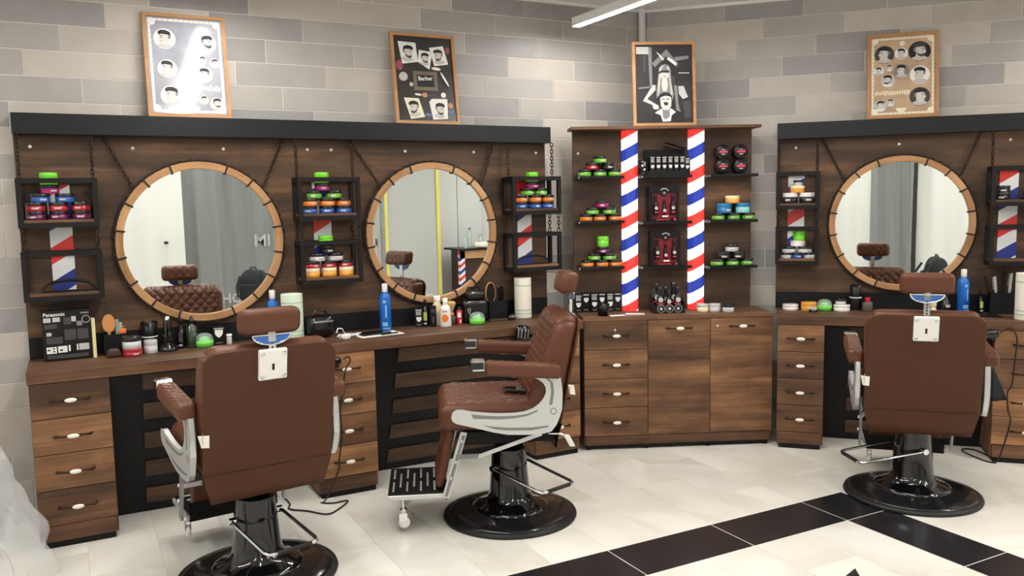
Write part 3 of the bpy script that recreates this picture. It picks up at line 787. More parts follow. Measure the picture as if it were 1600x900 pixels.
stack(FR, zl, yj, [((.043, .112, .185), ('silver', 'blue', 'silver'), 'black', .034, .036), ((.060, .158), 'silver', 'black', J, .040), ((.115,), 'white', 'white', .047, .036), ((.122,), 'lime', 'lime', .038, .062)], 'lower shelf left of right mirror', 'jars on the lower right hand shelf')
for i, (x, zz, w_) in enumerate(((1.275, 0, 'lower of two stacked near the stripes'), (1.275, .042, 'upper of two stacked near the stripes'), (1.42, 0, 'alone near the right edge'))):
    wax_jar(FR, x, yj, zu+zz, 'black jar on the shelf at the right edge, '+w_, 'black', 'black', .043, .0415, 'label pale', 'black jars at the right edge')
ym = .238
stack(FM, 1.7295, ym, [((.052, .150, .246), 'green', 'black', J, H_), ((.103, .205), ('red', 'black'), 'black', J, H_), ((.150,), 'green', 'black', J, H_)], 'top left shelf of corner wall', 'jars on the corner shelf wall')
stack(FM, 1.4465, ym, [((.060, .148, .246), 'orange', 'black', J, H_), ((.102, .208), 'green', 'black', J, H_), ((.162,), 'magenta', 'black', J, H_)], 'middle left shelf of corner wall', 'jars on the corner shelf wall')
stack(FM, 1.1525, ym, [((.064, .160, .249), 'orange', 'black', J, H_), ((.110, .208), 'green', 'black', J, H_), ((.166,), 'purple', 'black', J, H_), ((.166,), 'lime', 'lime', .037, .066)], 'bottom left shelf of corner wall', 'jars on the corner shelf wall')
stack(FM, 1.4365, ym, [((.925, 1.024, 1.120), 'green', 'black', J, H_), ((.962, 1.083), ('ocean', 'teal'), ('ocean'), .047, .062), ((1.018,), 'amber', 'cream', .046, .048)], 'middle right shelf of corner wall', 'jars on the corner shelf wall')
stack(FM, 1.1405, ym, [((.915, 1.016, 1.113), 'green', 'black', J, H_), ((.962, 1.056), 'black', 'black', .047, .046), ((1.016,), 'silver', 'black', J, .046)], 'bottom right shelf of corner wall', 'jars on the corner shelf wall')
for i in range(2):
    for j in range(2):
        t = thing('pomade_tin', 'round black tin with pink lettering, %s %s of four facing outward' % (('lower', 'upper')[j], ('left', 'right')[i]), 'tin', FM.w(.942+.116*i, .20, 1.7295+.048+.092*j), FM.a, 'four black tins on the top right corner shelf')
        Rm = Matrix.Rotation(pi/2, 4, 'X')
        MB().lathe([(.040, -.06), (.0455, -.058), (.0455, -.02), (.0465, -.018), (.0465, 0), (.044, .003), (0, .003)], 28, Rm).obj('tin_body', 'plastic black', t)
        MB().prism([(-.03, -.006), (.03, -.006), (.024, .008), (-.024, .008)], -.0036, -.003).obj('lettering', 'label pink', t)
        MB().box(-.012, .012, -.0036, -.003, -.018, -.012).obj('lettering', 'print light grey', t); MB().box(-.011, .011, -.0036, -.003, .013, .017).obj('lettering', 'print light grey', t)
# ---------------------------------------------------------------- boxed products with a shield emblem
SHIELD = [(-.5, .5), (.5, .5), (.5, .05), (.36, -.25), (0, -.55), (-.36, -.25), (-.5, .05)]
def shield_box(frm, x, y, z, w, h, d, label, group=None, rz=0, mode=0, parent=None):
    t = thing('oil_box', label, 'box', frm.w(x, y, z), frm.a+rz, group)
    bbox('carton', 'plastic black', t, -w/2, w/2, 0, d, 0, h, .001)
    s = w*.62; cz = h*.40 if mode == 0 else h*.62
    MB().prism([(a*s, cz+b*s) for a, b in SHIELD], -.0009, -.0002).obj('shield_emblem', 'print white', t)
    MB().box(-w*.38, w*.38, -.0009, -.0002, h*.87, h*.93).obj('lettering', 'print light grey', t)
    if mode == 0:
        for k in range(3): MB().box(-w*.36, w*.30, -.0009, -.0002, h*(.64+.07*k), h*(.685+.07*k)).obj('lettering', 'print light grey', t)
    MB().box(-w*.26, w*.26, -.0009, -.0002, h*.09, h*.14).obj('lettering', 'print grey', t)
    return t
ordn = ('first', 'second', 'third', 'fourth', 'fifth', 'sixth', 'seventh', 'eighth')
zt = 1.7295
t = thing('display_carton', 'open black display carton holding a row of small boxes', 'carton', FM.w(.445, .185, zt), FM.a)
MB().box(0, .275, 0, .09, 0, .006).obj('tray', 'matt black', t)
bbox('front_lip', 'matt black', t, 0, .275, 0, .003, .006, .022, 0); 
bbox('rear_panel', 'matt black', t, .0, .265, .088, .092, 0, .165, 0)
MB().box(0, .003, .003, .088, .006, .06).obj('side_panel', 'matt black', t)
MB().prism([(.0, -.0), (.13, -.04), (.13, -.036), (.0, .004)], .02, .09).obj('open_flap', 'matt black', t, (.13, 0, .205))
for i in range(7): shield_box(FM, .482+.0385*i-(.004 if i == 6 else 0), .192+.004*(i == 6), zt+.0065, .034, .115-(.012 if i == 6 else 0), .035, 'small black box with white shield, %s from the left in the display carton' % ordn[i], 'shield boxes in the display carton')
shield_box(FM, .416, .195, zt+.0005, .022, .095, .03, 'narrow black shield box leaning beside the left pole', None, .5, 1)
shield_box(FM, .436, .225, zt+.0005, .026, .09, .03, 'black shield box half hidden left of the display carton')
# gift sets
mat('gift red', (126, 26, 40), .35); mat('red print', (214, 52, 48), .5)
def bottle(m, x, z, s=1, y=0):
    m.lathe([(.011*s, 0), (.0125*s, .004*s), (.0125*s, .055*s), (.007*s, .064*s), (.0075*s, .066*s), (.0085*s, .088*s), (.006*s, .094*s), (0, .095*s)], 14, Matrix.Translation((x, y, z)))
def gift_set(z, xc, label):
    t = thing('gift_set', label, 'gift box', FM.w(xc, .205, z), FM.a, 'boxed bottle sets on the corner shelf wall')
    bbox('carton', 'matt black', t, -.098, .098, .012, .07, 0, .222, .001)
    m = MB()
    for (a, b, c, d) in ((-.098, .098, 0, .018), (-.098, .098, .178, .222), (-.098, -.075, .018, .178), (.078, .098, .018, .178)): m.box(a, b, 0, .012, c, d)
    m.obj('window_frame', 'matt black', t)
    MB().box(-.075, .078, .009, .0118, .018, .178).obj('red_insert', 'gift red', t)
    for i, x in enumerate((-.055, 0, .055)):
        b = MB(); bottle(b, x, .04 if i != 1 else .045, 1.35 if i != 1 else 1.02, .0); b.obj('bottle', 'plastic black', t)
        MB().lathe([(.011, 0), (.011, .0012)], 12, Matrix.Translation((x, -.017 if i != 1 else -.0135, .085 if i != 1 else .068)) @ Matrix.Rotation(pi/2, 4, 'X')).obj('bottle_label', 'print light grey', t)
        MB().box(x-.012, x+.012, -.018, -.0165, .055, .062).obj('bottle_label', 'label pink', t)
    MB().lathe([(.023, 0), (.023, .0012)], 20, Matrix.Translation((0, -.0002, .182)) @ Matrix.Rotation(pi/2, 4, 'X')).obj('round_emblem', 'plastic black', t)
    MB().lathe([(.009, 0), (.009, .0012)], 12, Matrix.Translation((0, -.0012, .180)) @ Matrix.Rotation(pi/2, 4, 'X')).obj('round_emblem', 'print grey', t)
    ar = MB()
    for k in range(9):
        a = radians(35+k*110/9); c = .031
        ar.box(-.0022, .0022, -.001, 0, c-.003, c+.003, Matrix.Translation((0, -.0004, .178)) @ Matrix.Rotation(pi/2-a, 4, 'Y'))
    ar.obj('arched_lettering', 'print white', t)
    for k in range(7): MB().box(-.052+.013*k, -.042+.013*k, -.001, 0, .006, .014).obj('red_lettering', 'red print', t)
    MB().lathe([(.008, 0), (.008, .001)], 12, Matrix.Translation((.07, 0, .011)) @ Matrix.Rotation(pi/2, 4, 'X')).obj('round_seal', 'label pink', t)
    MB().box(-.018, .022, -.019, -.018, .027, .037).obj('white_sticker', 'print white', t)
gift_set(1.4345, .560, 'black gift box with three bottles in a red window, upper of the two')
gift_set(1.1485, .568, 'black gift box with three bottles in a red window, lower of the two')
# counter display
ZM = .8525
t = thing('display_stand', 'black counter display holding small oil bottles in the corner', 'display', FM.w(.470, .085, ZM), FM.a)
MB().prism([(0, 0), (.19, 0), (.19, .055), (.0, .055)], 0, .004).obj('front', 'matt black', t)
MB().box(0, .19, .004, .13, 0, .004).obj('tray', 'matt black', t)
MB().add([(0, 0, 0), (0, .13, 0), (0, .13, .12), (0, 0, .055), (-.003, 0, 0), (-.003, .13, 0), (-.003, .13, .12), (-.003, 0, .055)], [(0, 1, 2, 3), (7, 6, 5, 4), (0, 4, 5, 1), (2, 6, 7, 3), (3, 7, 4, 0), (1, 5, 6, 2)]).obj('side', 'matt black', t)
MB().add([(.19, 0, 0), (.19, .13, 0), (.19, .13, .12), (.19, 0, .055), (.193, 0, 0), (.193, .13, 0), (.193, .13, .12), (.193, 0, .055)], [(3, 2, 1, 0), (4, 5, 6, 7), (1, 5, 4, 0), (3, 7, 6, 2), (0, 4, 7, 3), (2, 6, 5, 1)]).obj('side', 'matt black', t)
for k in range(3):
    MB().lathe([(.0225, 0), (.025, 0), (.025, .001), (.0225, .001), (.0225, 0)], 20, Matrix.Translation((.04+.055*k, -.0002, .030)) @ Matrix.Rotation(pi/2, 4, 'X'), caps=False).obj('ring_emblem', 'print light grey', t)
    MB().lathe([(.010, 0), (.010, .001)], 12, Matrix.Translation((.04+.055*k, -.0002, .030)) @ Matrix.Rotation(pi/2, 4, 'X')).obj('ring_emblem', 'print light grey', t)
for k, (x, y, s, nm) in enumerate(((.04, .03, 1.75, 'front left'), (.095, .03, 1.5, 'front middle'), (.152, .03, 1.75, 'front right'), (.03, .085, 2.0, 'rear left'), (.09, .085, 1.7, 'rear middle'), (.14, .085, 2.0, 'rear right'))):
    b = thing('oil_bottle', 'small black oil bottle, %s in the counter display' % nm, 'bottle', FM.w(.470+x, .085+y, ZM+.0045), FM.a, 'bottles in the counter display')
    m = MB(); bottle(m, 0, 0, s); m.obj('glass', 'gloss black', b)
    MB().lathe([(.0128*s, .030*s), (.0128*s, .034*s)], 14, None, caps=False).obj('band', 'label pink', b)
    MB().lathe([(.009*s, 0), (.009*s, .0012)], 12, Matrix.Translation((0, -.0124*s, .046*s)) @ Matrix.Rotation(pi/2, 4, 'X')).obj('round_label', 'print light grey', b)
for k in range(6):
    shield_box(FM, .005+.052*k, .245+.012*(k % 2), ZM, .05, .125-.006*(k == 0), .04, 'black shield carton, %s from the left in the row beside the left pole' % ordn[k], 'shield cartons on the corner cabinet', 0, k % 2)
t = thing('black_cup', 'small ribbed black cup on the left end of the corner cabinet', 'cup', FM.w(.135, .06, ZM), FM.a)
MB().lathe([(.03, 0), (.034, .002), (.034, .028), (.038, .03), (.039, .075), (.036, .075), (.035, .01), (0, .008)], 20).obj('cup_body', 'plastic black', t)
wax_jar(FM, .79, .13, ZM, 'clear jar with tan cream at the foot of the right pole', 'cream', 'silver', .038, .05, None, 'small jars at the foot of the right pole')
wax_jar(FM, .868, .125, ZM, 'pale grey jar between the tan jar and the dark jar', 'silver', 'silver', .038, .05, None, 'small jars at the foot of the right pole')
wax_jar(FM, .945, .09, ZM, 'dark lidded glass jar at the right of the corner cabinet', 'silver', 'black', .037, .05, 'label pale', 'small jars at the foot of the right pole')
o = MB().box(-.06, .06, -.035, .035, 0, .0012).obj('flyer', 'paper white', None, FM.w(.345, .10, ZM), FM.a-.25); tag(o, 'white leaflet lying in front of the left barber pole', 'leaflet')
o = MB().box(-.05, .05, -.03, .03, 0, .0012).obj('flyer', 'paper white', None, FM.w(.22, .05, ZM), FM.a+.2); tag(o, 'white leaflet lying beside the black cup', 'leaflet')
# ---------------------------------------------------------------- framed posters leaning on the wall
mat('poster blue grey', (158, 159, 170), .16, coat=1, var=.15); mat('poster kraft', (184, 156, 126), .45, var=.14); mat('poster night', (36, 34, 38), .55, var=.4); mat('frame wood dark', (112, 100, 84), .5); mat('flower print', (158, 74, 88), .6); mat('blue print', (92, 112, 146), .6); mat('poster board', (40, 36, 34), .3, var=.3, coat=.4)
mat('skin print', (206, 200, 196), .6); mat('cream print', (236, 226, 200), .6)
PM = ('print white', 'print black', 'print grey', 'print light grey', 'print dark grey', 'skin print', 'cream print', 'flower print', 'blue print', 'orange print')
mat('orange print', (196, 138, 100), .6)
WHT, BLK, GRY, LGR, DGR, SKN, CRM, PNK, BLU, ORG = range(10)
def ell(cx, cz, rx, rz, n=20, a0=0, a1=2*pi, tilt=0):
    p = []
    for i in range(n):
        a = a0+(a1-a0)*i/(n if a1-a0 > 6.2 else n-1); x, z = rx*cos(a), rz*sin(a)
        p.append((cx+x*cos(tilt)-z*sin(tilt), cz+x*sin(tilt)+z*cos(tilt)))
    return p
def portrait(parent, cx, cz, r, bg, flip=1, beard=True, name='portrait', tilt=0.0, card=None):
    m = MB(); y = -.0022; d = .0003
    if card: m.prism(card, y, -.0015, mi=bg)
    elif bg is not None: m.prism(ell(cx, cz, r, r, 24), y, -.0015, mi=bg)
    def P(pts, lv, mi): m.prism([(cx+flip*(a*cos(tilt)-b*sin(tilt))*r, cz+(a*sin(tilt)+b*cos(tilt))*r) for a, b in pts], y-d*lv-d, y-d*lv, mi=mi)
    P([(-.74, -.66), (-.36, -.46), (.34, -.46), (.74, -.64), (.52, -.84), (0, -.97), (-.5, -.84)], 0, LGR if bg != LGR else WHT)   # shoulders
    P([(-.16, -.6), (.32, -.6), (.34, -.1), (-.2, -.1)], 1, SKN)                                                  # neck
    P([(-.46, .42), (-.50, .12), (-.62, -.06), (-.50, -.12), (-.50, -.30), (-.40, -.48), (-.16, -.52), (.12, -.38), (.34, -.10), (.48, .10), (.46, .44), (.0, .60)], 2, SKN)   # face in profile
    P([(-.54, .36), (-.62, .64), (-.36, .84), (.12, .86), (.50, .68), (.58, .34), (.50, .24), (.34, .40), (.02, .44), (-.26, .46)], 3, BLK if bg != BLK else DGR)  # swept hair
    P([(.34, .40), (.56, .30), (.54, .02), (.40, -.04), (.32, .14)], 3.1, GRY)                                    # faded side
    P([(.22, .16), (.34, .16), (.34, -.04), (.24, -.02)], 3.2, LGR)                                               # ear
    P([(-.44, .22), (-.16, .26), (-.16, .31), (-.44, .28)], 3.2, DGR)                                             # brow and eye
    P([(-.38, .10), (-.22, .10), (-.22, .16), (-.38, .16)], 3.2, DGR)
    if beard: P([(-.50, -.26), (-.42, -.48), (-.14, -.56), (.16, -.40), (.34, -.08), (.26, -.06), (.10, -.26), (-.20, -.30), (-.36, -.22)], 3.3, DGR)
    P([(-.46, -.26), (-.28, -.26), (-.28, -.22), (-.46, -.22)], 3.4, DGR)
    return m.obj(name, PM, parent)
def poster(frm, x0, x1, z, yb, yt, bg, label, hgt=.54, fw='frame wood'):
    w = x1-x0; lean = math.asin((yt-yb)/hgt)
    t = thing('framed_poster', label, 'poster', frm.w((x0+x1)/2, yb, z), frm.a)
    t.rotation_euler = Matrix.Rotation(frm.a, 3, 'Z').to_4x4().to_3x3().__matmul__(Matrix.Rotation(-lean, 3, 'X')).to_euler()
    b = .018; m = MB()
    m.box(-w/2, w/2, -.012, .010, 0, b); m.box(-w/2, w/2, -.012, .010, hgt-b, hgt); m.box(-w/2, -w/2+b, -.012, .010, b, hgt-b); m.box(w/2-b, w/2, -.012, .010, b, hgt-b)
    m.obj('frame', fw, t)
    pr = MB().box(-w/2+b, w/2-b, -.0015, .008, b, hgt-b).obj('print', bg, t)
    return t, pr
def rope_border(pr, w, h, b, colr, inset=.008, wd=.013):
    m = MB(); x0, x1, z0, z1 = -w/2+b+inset, w/2-b-inset, b+inset, h-b-inset
    for (a, c, e, f) in ((x0, x1, z0, z0+wd), (x0, x1, z1-wd, z1), (x0, x0+wd, z0, z1), (x1-wd, x1, z0, z1)): m.box(a, c, -.0022, -.0015, e, f)
    m.obj('border', colr, pr)
    s = MB(); n = 18
    for i in range(n):
        zz = z0+wd+(z1-z0-2*wd)*(i+.5)/n
        for xx in (x0, x1-wd): s.prism([(xx, zz-.008), (xx+wd, zz), (xx+wd, zz+.004), (xx, zz-.004)], -.0026, -.0022)
    for i in range(13):
        xx = x0+wd+(x1-x0-2*wd)*(i+.5)/13
        for zz in (z0, z1-wd): s.prism([(xx-.008, zz), (xx-.004, zz), (xx+.004, zz+wd), (xx, zz+wd)], -.0026, -.0022)
    s.obj('rope_twist', 'print light grey', pr)
    for xx in (x0+.018, x1-.018):
        for zz in (z0+.018, z1-.018): MB().lathe([(.02, 0), (.016, .001), (.009, .0012), (0, .0014)], 12, Matrix.Translation((xx, -.0022, zz)) @ Matrix.Rotation(pi/2, 4, 'X')).obj('corner_ornament', colr, pr)
def banner(pr, x0, x1, z, hgt, mt='cream print', seed=1):
    rn = random.Random(seed); m = MB(); x = x0
    while x < x1-.006:
        w = rn.uniform(.007, .016); dz = rn.uniform(-.004, .004); hh = hgt*rn.uniform(.6, 1.1)
        m.prism([(x, z+dz-hh/2), (x+w*.7, z+dz-hh/2-.002), (x+w, z+dz+hh/2), (x+w*.3, z+dz+hh/2+.002)], -.003, -.0018); x += w*1.05
    m.obj('script_banner', mt, pr)
ZB = 2.0465
# 1: glossy blue grey haircut chart
t, pr = poster(FL, .41, .818, ZB, -.045, .028, 'poster blue grey', 'glossy grey haircut chart in a light wood frame above the left mirror')
rope_border(pr, .408, .54, .018, 'print white')
def q1(a, b): return (-.204+(a-32)/660*.408, .54-(b-55)/800*.54)
for i, (a, b, r, bg, fl_) in enumerate(((200, 250, 85, WHT, 1), (535, 265, 76, WHT, -1), (205, 480, 76, WHT, 1), (500, 515, 64, LGR, 1), (588, 420, 40, WHT, -1), (225, 690, 86, WHT, 1), (478, 714, 38, WHT, -1), (582, 742, 56, WHT, -1), (490, 400, 34, LGR, 1))):
    x, z = q1(a, b); portrait(pr, x, z, r*.00063, bg, fl_, i in (1, 7))
x, z = q1(395, 770); MB().prism(ell(x, z, .030, .026, 16, pi, 2*pi), -.0025, -.0015).obj('round_stamp', 'print white', pr)
x, z = q1(440, 622); banner(pr, x, x+.115, z, .026, 'print white', 4)
# 2: black board with haircut cards
t, pr = poster(FL, 1.747, 2.153, ZB, -.045, .028, 'poster board', 'black poster of haircut cards around a small picture frame')
def q2(a, b):
    u = (b-45)/820; return (-.203+((a-40-u*55)/575)*.406, .54*(1-u)+.0)
def cardq(pts): return [q2(*p) for p in pts][::-1]
for (cx, cy, r, fl_, pts, bg) in ((200, 225, 78, -1, ((112, 122), (270, 128), (292, 300), (152, 325)), WHT), (352, 270, 62, -1, ((300, 190), (400, 200), (415, 250), (395, 365), (290, 300)), WHT), (480, 240, 72, 1, ((393, 165), (520, 140), (568, 308), (440, 330)), WHT),
                                  (255, 725, 76, 1, ((162, 630), (295, 632), (350, 800), (225, 822)), CRM), (485, 735, 74, -1, ((390, 660), (415, 632), (555, 630), (560, 812), (425, 822)), WHT)):
    x, z = q2(cx, cy); portrait(pr, x, z, r*.00070, bg, fl_, True, 'haircut_card', .1, cardq(pts))
m = MB(); x0, z0 = q2(255, 560); x1, z1 = q2(460, 385)
m.box(x0, x1, -.004, -.0015, z0, z1, mi=0); m.obj('pictured_frame', 'frame wood dark' if 'frame wood dark' in MATS else 'bronze', pr)
MB().box(x0+.022, x1-.022, -.0045, -.004, z0+.022, z1-.022).obj('pictured_panel', 'print black', pr)
tm = text_mesh('Barber', .034, 'print white', 'CENTER', .0003, .0006); o = put('lettering', tm, pr, ((x0+x1)/2, -.005, (z0+z1)/2+.004)); o.rotation_euler = (pi/2, -.05, 0)
banner(pr, (x0+x1)/2-.03, (x0+x1)/2+.03, (z0+z1)/2-.018, .022, 'print white', 9)
for i, (a, b, rx, rz, mi, tl) in enumerate(((125, 340, .022, .03, PNK, 0), (160, 440, .028, .026, LGR, .6), (230, 508, .012, .012, LGR, 0), (350, 600, .018, .014, ORG, 0), (520, 595, .016, .016, WHT, 0), (455, 355, .03, .009, CRM, -.1), (560, 180, .014, .02, PNK, 0), (585, 690, .016, .018, ORG, 0), (590, 745, .022, .016, BLU, 0), (380, 780, .022, .011, BLU, 0), (535, 450, .05, .006, WHT, -1.05), (520, 470, .05, .007, BLK, -1.15), (430, 605, .05, .007, DGR, -.1), (290, 598, .022, .006, WHT, -.1))):
    x, z = q2(a, b); m = MB(); m.prism(ell(x, z, rx, rz, 14, tilt=tl), -.003, -.0015, mi=mi); m.obj(('flower', 'tool', 'coin', 'brush')[i % 4], PM, pr)
# 3: black and white photograph above the poles
t, pr = poster(FM, .36, .762, 2.0365, .19, .235, 'poster night', 'black and white poster of a blindfolded woman behind a shouting man', .53)
def q3(a, b): return (-.201+(a-50)/640*.402, .53-(b-38)/840*.53)
def shp(nm, pts, mi, lv):
    m = MB(); y = -.0015-.0003*lv; m.prism([q3(*p) for p in pts][::-1], y-.0003, y, mi=mi); return m.obj(nm, PM, pr)
shp('backdrop_shape', [(90, 85), (220, 85), (220, 160), (90, 155)], LGR, 0); shp('backdrop_shape', [(210, 90), (250, 90), (250, 480), (225, 480)], GRY, 0); shp('backdrop_shape', [(160, 170), (190, 170), (185, 330), (165, 330)], DGR, 0)
shp('backdrop_shape', [(250, 250), (400, 110), (520, 260), (500, 290), (395, 180), (280, 290)], GRY, 0); shp('backdrop_shape', [(295, 135), (320, 150), (375, 210), (360, 222)], WHT, 1); shp('backdrop_shape', [(400, 205), (425, 190), (505, 250), (490, 275)], WHT, 1)
shp('backdrop_shape', [(480, 190), (625, 175), (625, 205), (490, 230)], GRY, 0); shp('backdrop_shape', [(520, 345), (630, 345), (630, 352), (520, 352)], WHT, 0); shp('backdrop_shape', [(515, 480), (570, 480), (612, 590), (560, 610), (520, 560)], LGR, 0); shp('backdrop_shape', [(110, 490), (225, 480), (225, 495), (110, 505)], GRY, 0)
shp('backdrop_shape', [(560, 640), (640, 620), (640, 790), (580, 800)], DGR, 0); shp('backdrop_shape', [(300, 380), (480, 380), (480, 470), (300, 470)], DGR, 0)
shp('woman_top', [(270, 455), (480, 455), (500, 700), (280, 700)], BLK, 1)
shp('woman_arm', [(255, 465), (285, 470), (280, 520), (195, 605), (300, 670), (310, 700), (255, 700), (245, 665), (150, 625)], LGR, 2); shp('woman_arm', [(470, 465), (505, 480), (510, 640), (520, 700), (540, 745), (490, 750), (485, 650)], GRY, 2)
shp('woman_hair', [(320, 300), (345, 270), (380, 258), (420, 272), (440, 310), (445, 430), (470, 560), (455, 620), (420, 560), (330, 560), (290, 600), (290, 520), (310, 400)], GRY, 2); shp('hair_highlight', [(325, 300), (350, 275), (372, 268), (345, 320), (335, 420), (318, 540), (300, 580), (312, 430)], LGR, 2.6); shp('hair_highlight', [(400, 275), (425, 290), (436, 420), (456, 560), (440, 580), (424, 430)], LGR, 2.6)
shp('woman_face', [(332, 330), (420, 330), (418, 380), (395, 410), (375, 415), (350, 405), (334, 375)], SKN, 3); shp('woman_neck', [(350, 405), (400, 405), (410, 470), (395, 530), (355, 530), (345, 470)], SKN, 3)
shp('blindfold', [(316, 338), (345, 322), (425, 322), (424, 346), (345, 344), (318, 358)], BLK, 4); shp('woman_lips', [(364, 380), (388, 380), (384, 388), (368, 388)], DGR, 4)
shp('man_jacket', [(215, 840), (255, 740), (330, 700), (430, 700), (540, 740), (570, 840)], BLK, 3); shp('man_collar', [(270, 745), (335, 705), (440, 705), (485, 740), (440, 770), (430, 830), (350, 835), (330, 770)], WHT, 4)
shp('man_neck', [(345, 690), (425, 690), (420, 790), (375, 815), (350, 790)], GRY, 5); shp('man_face', [(325, 600), (335, 570), (435, 570), (442, 620), (438, 680), (410, 718), (360, 718), (332, 680)], SKN, 6)
shp('man_hair', [(318, 610), (325, 560), (365, 542), (415, 545), (445, 575), (446, 620), (432, 585), (380, 575), (335, 590)], BLK, 7); shp('man_mouth', [(362, 640), (405, 640), (408, 665), (385, 675), (364, 665)], BLK, 7)
shp('man_eye', [(342, 606), (372, 604), (372, 612), (342, 614)], DGR, 7); shp('man_eye', [(390, 604), (424, 606), (424, 614), (390, 612)], DGR, 7); shp('fist', [(248, 665), (300, 665), (315, 690), (300, 712), (258, 708)], SKN, 5)
# 4: kraft haircut chart
t, pr = poster(FR, .515, .923, ZB, -.045, .05, 'poster kraft', 'kraft brown haircut chart in a light wood frame above the right hand mirror', .54, 'frame wood')
rope_border(pr, .408, .54, .018, 'cream print')
def q4(a, b): return (-.204+(a-45)/680*.408, .54-(b-45+ (a-45)*-.0)/825*.54)
for i, (a, b, r, bg, fl_) in enumerate(((210, 245, 96, DGR, 1), (372, 243, 63, WHT, 1), (545, 232, 106, BLK, -1), (158, 402, 49, WHT, 1), (258, 376, 36, LGR, -1), (245, 500, 70, LGR, 1), (375, 412, 74, GRY, 1), (548, 458, 94, WHT, 1), (548, 668, 98, DGR, -1), (175, 742, 62, LGR, -1), (272, 714, 40, LGR, 1))):
    x, z = q4(a, b); portrait(pr, x, z, r*.00060, bg, fl_, i in (2, 5))
x, z = q4(372, 770); MB().prism(ell(x, z, .030, .028, 16, pi, 2*pi), -.0025, -.0015).obj('round_stamp', 'cream print', pr)
x, z = q4(120, 620); banner(pr, x, x+.20, z, .026, 'cream print', 7)
x, z = q4(380, 145); MB().prism(ell(x, z, .016, .016, 14), -.0025, -.0015).obj('round_stamp', 'cream print', pr)
# ---------------------------------------------------------------- things on the counters
ZC = .8415
mat('bottle blue', (18, 98, 190), .15, coat=.6); mat('bottle blue print', (120, 180, 226), .4); mat('towel mint', (214, 230, 208), .85, bump=.5, bscale=90); mat('towel cream', (236, 230, 216), .85, bump=.5, bscale=90); mat('towel band', (170, 200, 178), .8)
mat('lime cream', (118, 216, 86), .35); mat('clear dome', (225, 240, 235), .03, alpha=.28, coat=.6); mat('bristle', (206, 164, 106), .8, bump=.6, bscale=300); mat('brush wood', (206, 142, 84), .4); mat('can red', (190, 30, 48), .3, coat=.4)
mat('orange dot', (236, 120, 44), .4); mat('label lime', (176, 190, 96), .5); mat('green glass', (40, 56, 40), .1, coat=.5); mat('smoked glass', (92, 84, 78), .12, coat=.4); mat('dark wood', (66, 46, 36), .5); mat('bag black', (18, 18, 20), .22, coat=.3, bump=.4, bscale=30)
mat('cable white', (232, 232, 230), .4); mat('cable black', (30, 24, 22), .5); mat('cape black', (20, 24, 30), .6, bump=.4, bscale=40); mat('yellow card', (224, 214, 158), .6)
def turned(name, label, cat, frm, x, y, parts, z=ZC, rz=0, group=None, n=24):
    t = thing(name, label, cat, frm.w(x, y, z), frm.a+rz, group)
    for pn, prof, mt in parts: MB().lathe(prof, n).obj(pn, mt, t)
    return t
def patch(t, nm, mt, r, z0, z1, a=.9, a0=-pi/2, n=7):
    m = MB(); v = []
    for i in range(n):
        q = a0+(i/(n-1)-.5)*a; v += [(r*cos(q), r*sin(q), z0), (r*cos(q), r*sin(q), z1)]
    m.add(v, [(2*i, 2*i+2, 2*i+3, 2*i+1) for i in range(n-1)], True); return m.obj(nm, mt, t)
VIEW = radians(-117.7)
def face(frm): return VIEW-frm.a      # local angle that looks towards the room's centre
def spray_blue(frm, x, y, label, h=.272):
    t = turned('spray_bottle', label, 'bottle', frm, x, y, [('bottle_body', [(.03, 0), (.034, .004), (.034, h*.70), (.030, h*.76), (.017, h*.81), (.017, h*.83)], 'bottle blue'), ('cap', [(.0155, h*.825), (.0165, h*.83), (.0165, h*.985), (.014, h), (0, h)], 'white plastic')])
    a = face(frm)
    for k, (z0, z1, w) in enumerate(((.60, .66, .5), (.30, .56, .28), (.12, .20, .9), (.06, .085, 1.2))): patch(t, 'printed_label', 'bottle blue print', .0343, h*z0, h*z1, w, a+.25*(k % 2))
    return t
def dome_jar(frm, x, y, label):
    return turned('talc_jar', label, 'jar', frm, x, y, [('jar_body', [(.036, 0), (.045, .006), (.047, .02), (.047, .034), (.040, .034)], 'lime cream'), ('powder_puff', [(.030, .034), (.026, .046), (.012, .054), (0, .056)], 'lime cream'), ('clear_lid', [(.0468, .034), (.045, .05), (.036, .065), (.02, .073), (0, .075)], 'clear dome')], group='green domed jars')
def towel_roll(frm, x, y, label, mt='towel cream', r=.056, h=.255):
    return turned('paper_roll', label, 'paper towel', frm, x, y, [('roll', [(.018, .0), (r, 0), (r+.0008, .004), (r+.0008, h-.004), (r, h), (.02, h), (.018, h-.02)], mt), ('band', [(r+.0012, h*.10), (r+.0012, h*.13)], 'towel band'), ('band', [(r+.0012, h*.185), (r+.0012, h*.215)], 'towel band'), ('band', [(r+.0012, h*.80), (r+.0012, h*.83)], 'towel band')])
def dropper(frm, x, y, label, h=.15, r=.018, lab='label lime', body='gloss black', cap='plastic black'):
    t = turned('oil_bottle', label, 'bottle', frm, x, y, [('glass', [(r*.9, 0), (r, .004), (r, h*.62), (r*.5, h*.70), (r*.5, h*.76)], body), ('cap', [(r*.55, h*.75), (r*.6, h*.76), (r*.55, h*.95), (r*.35, h), (0, h)], cap)])
    patch(t, 'label', lab, r*1.01, h*.22, h*.52, 1.3, face(frm)); patch(t, 'label', 'print light grey', r*1.01, h*.08, h*.14, 1.1, face(frm)); return t
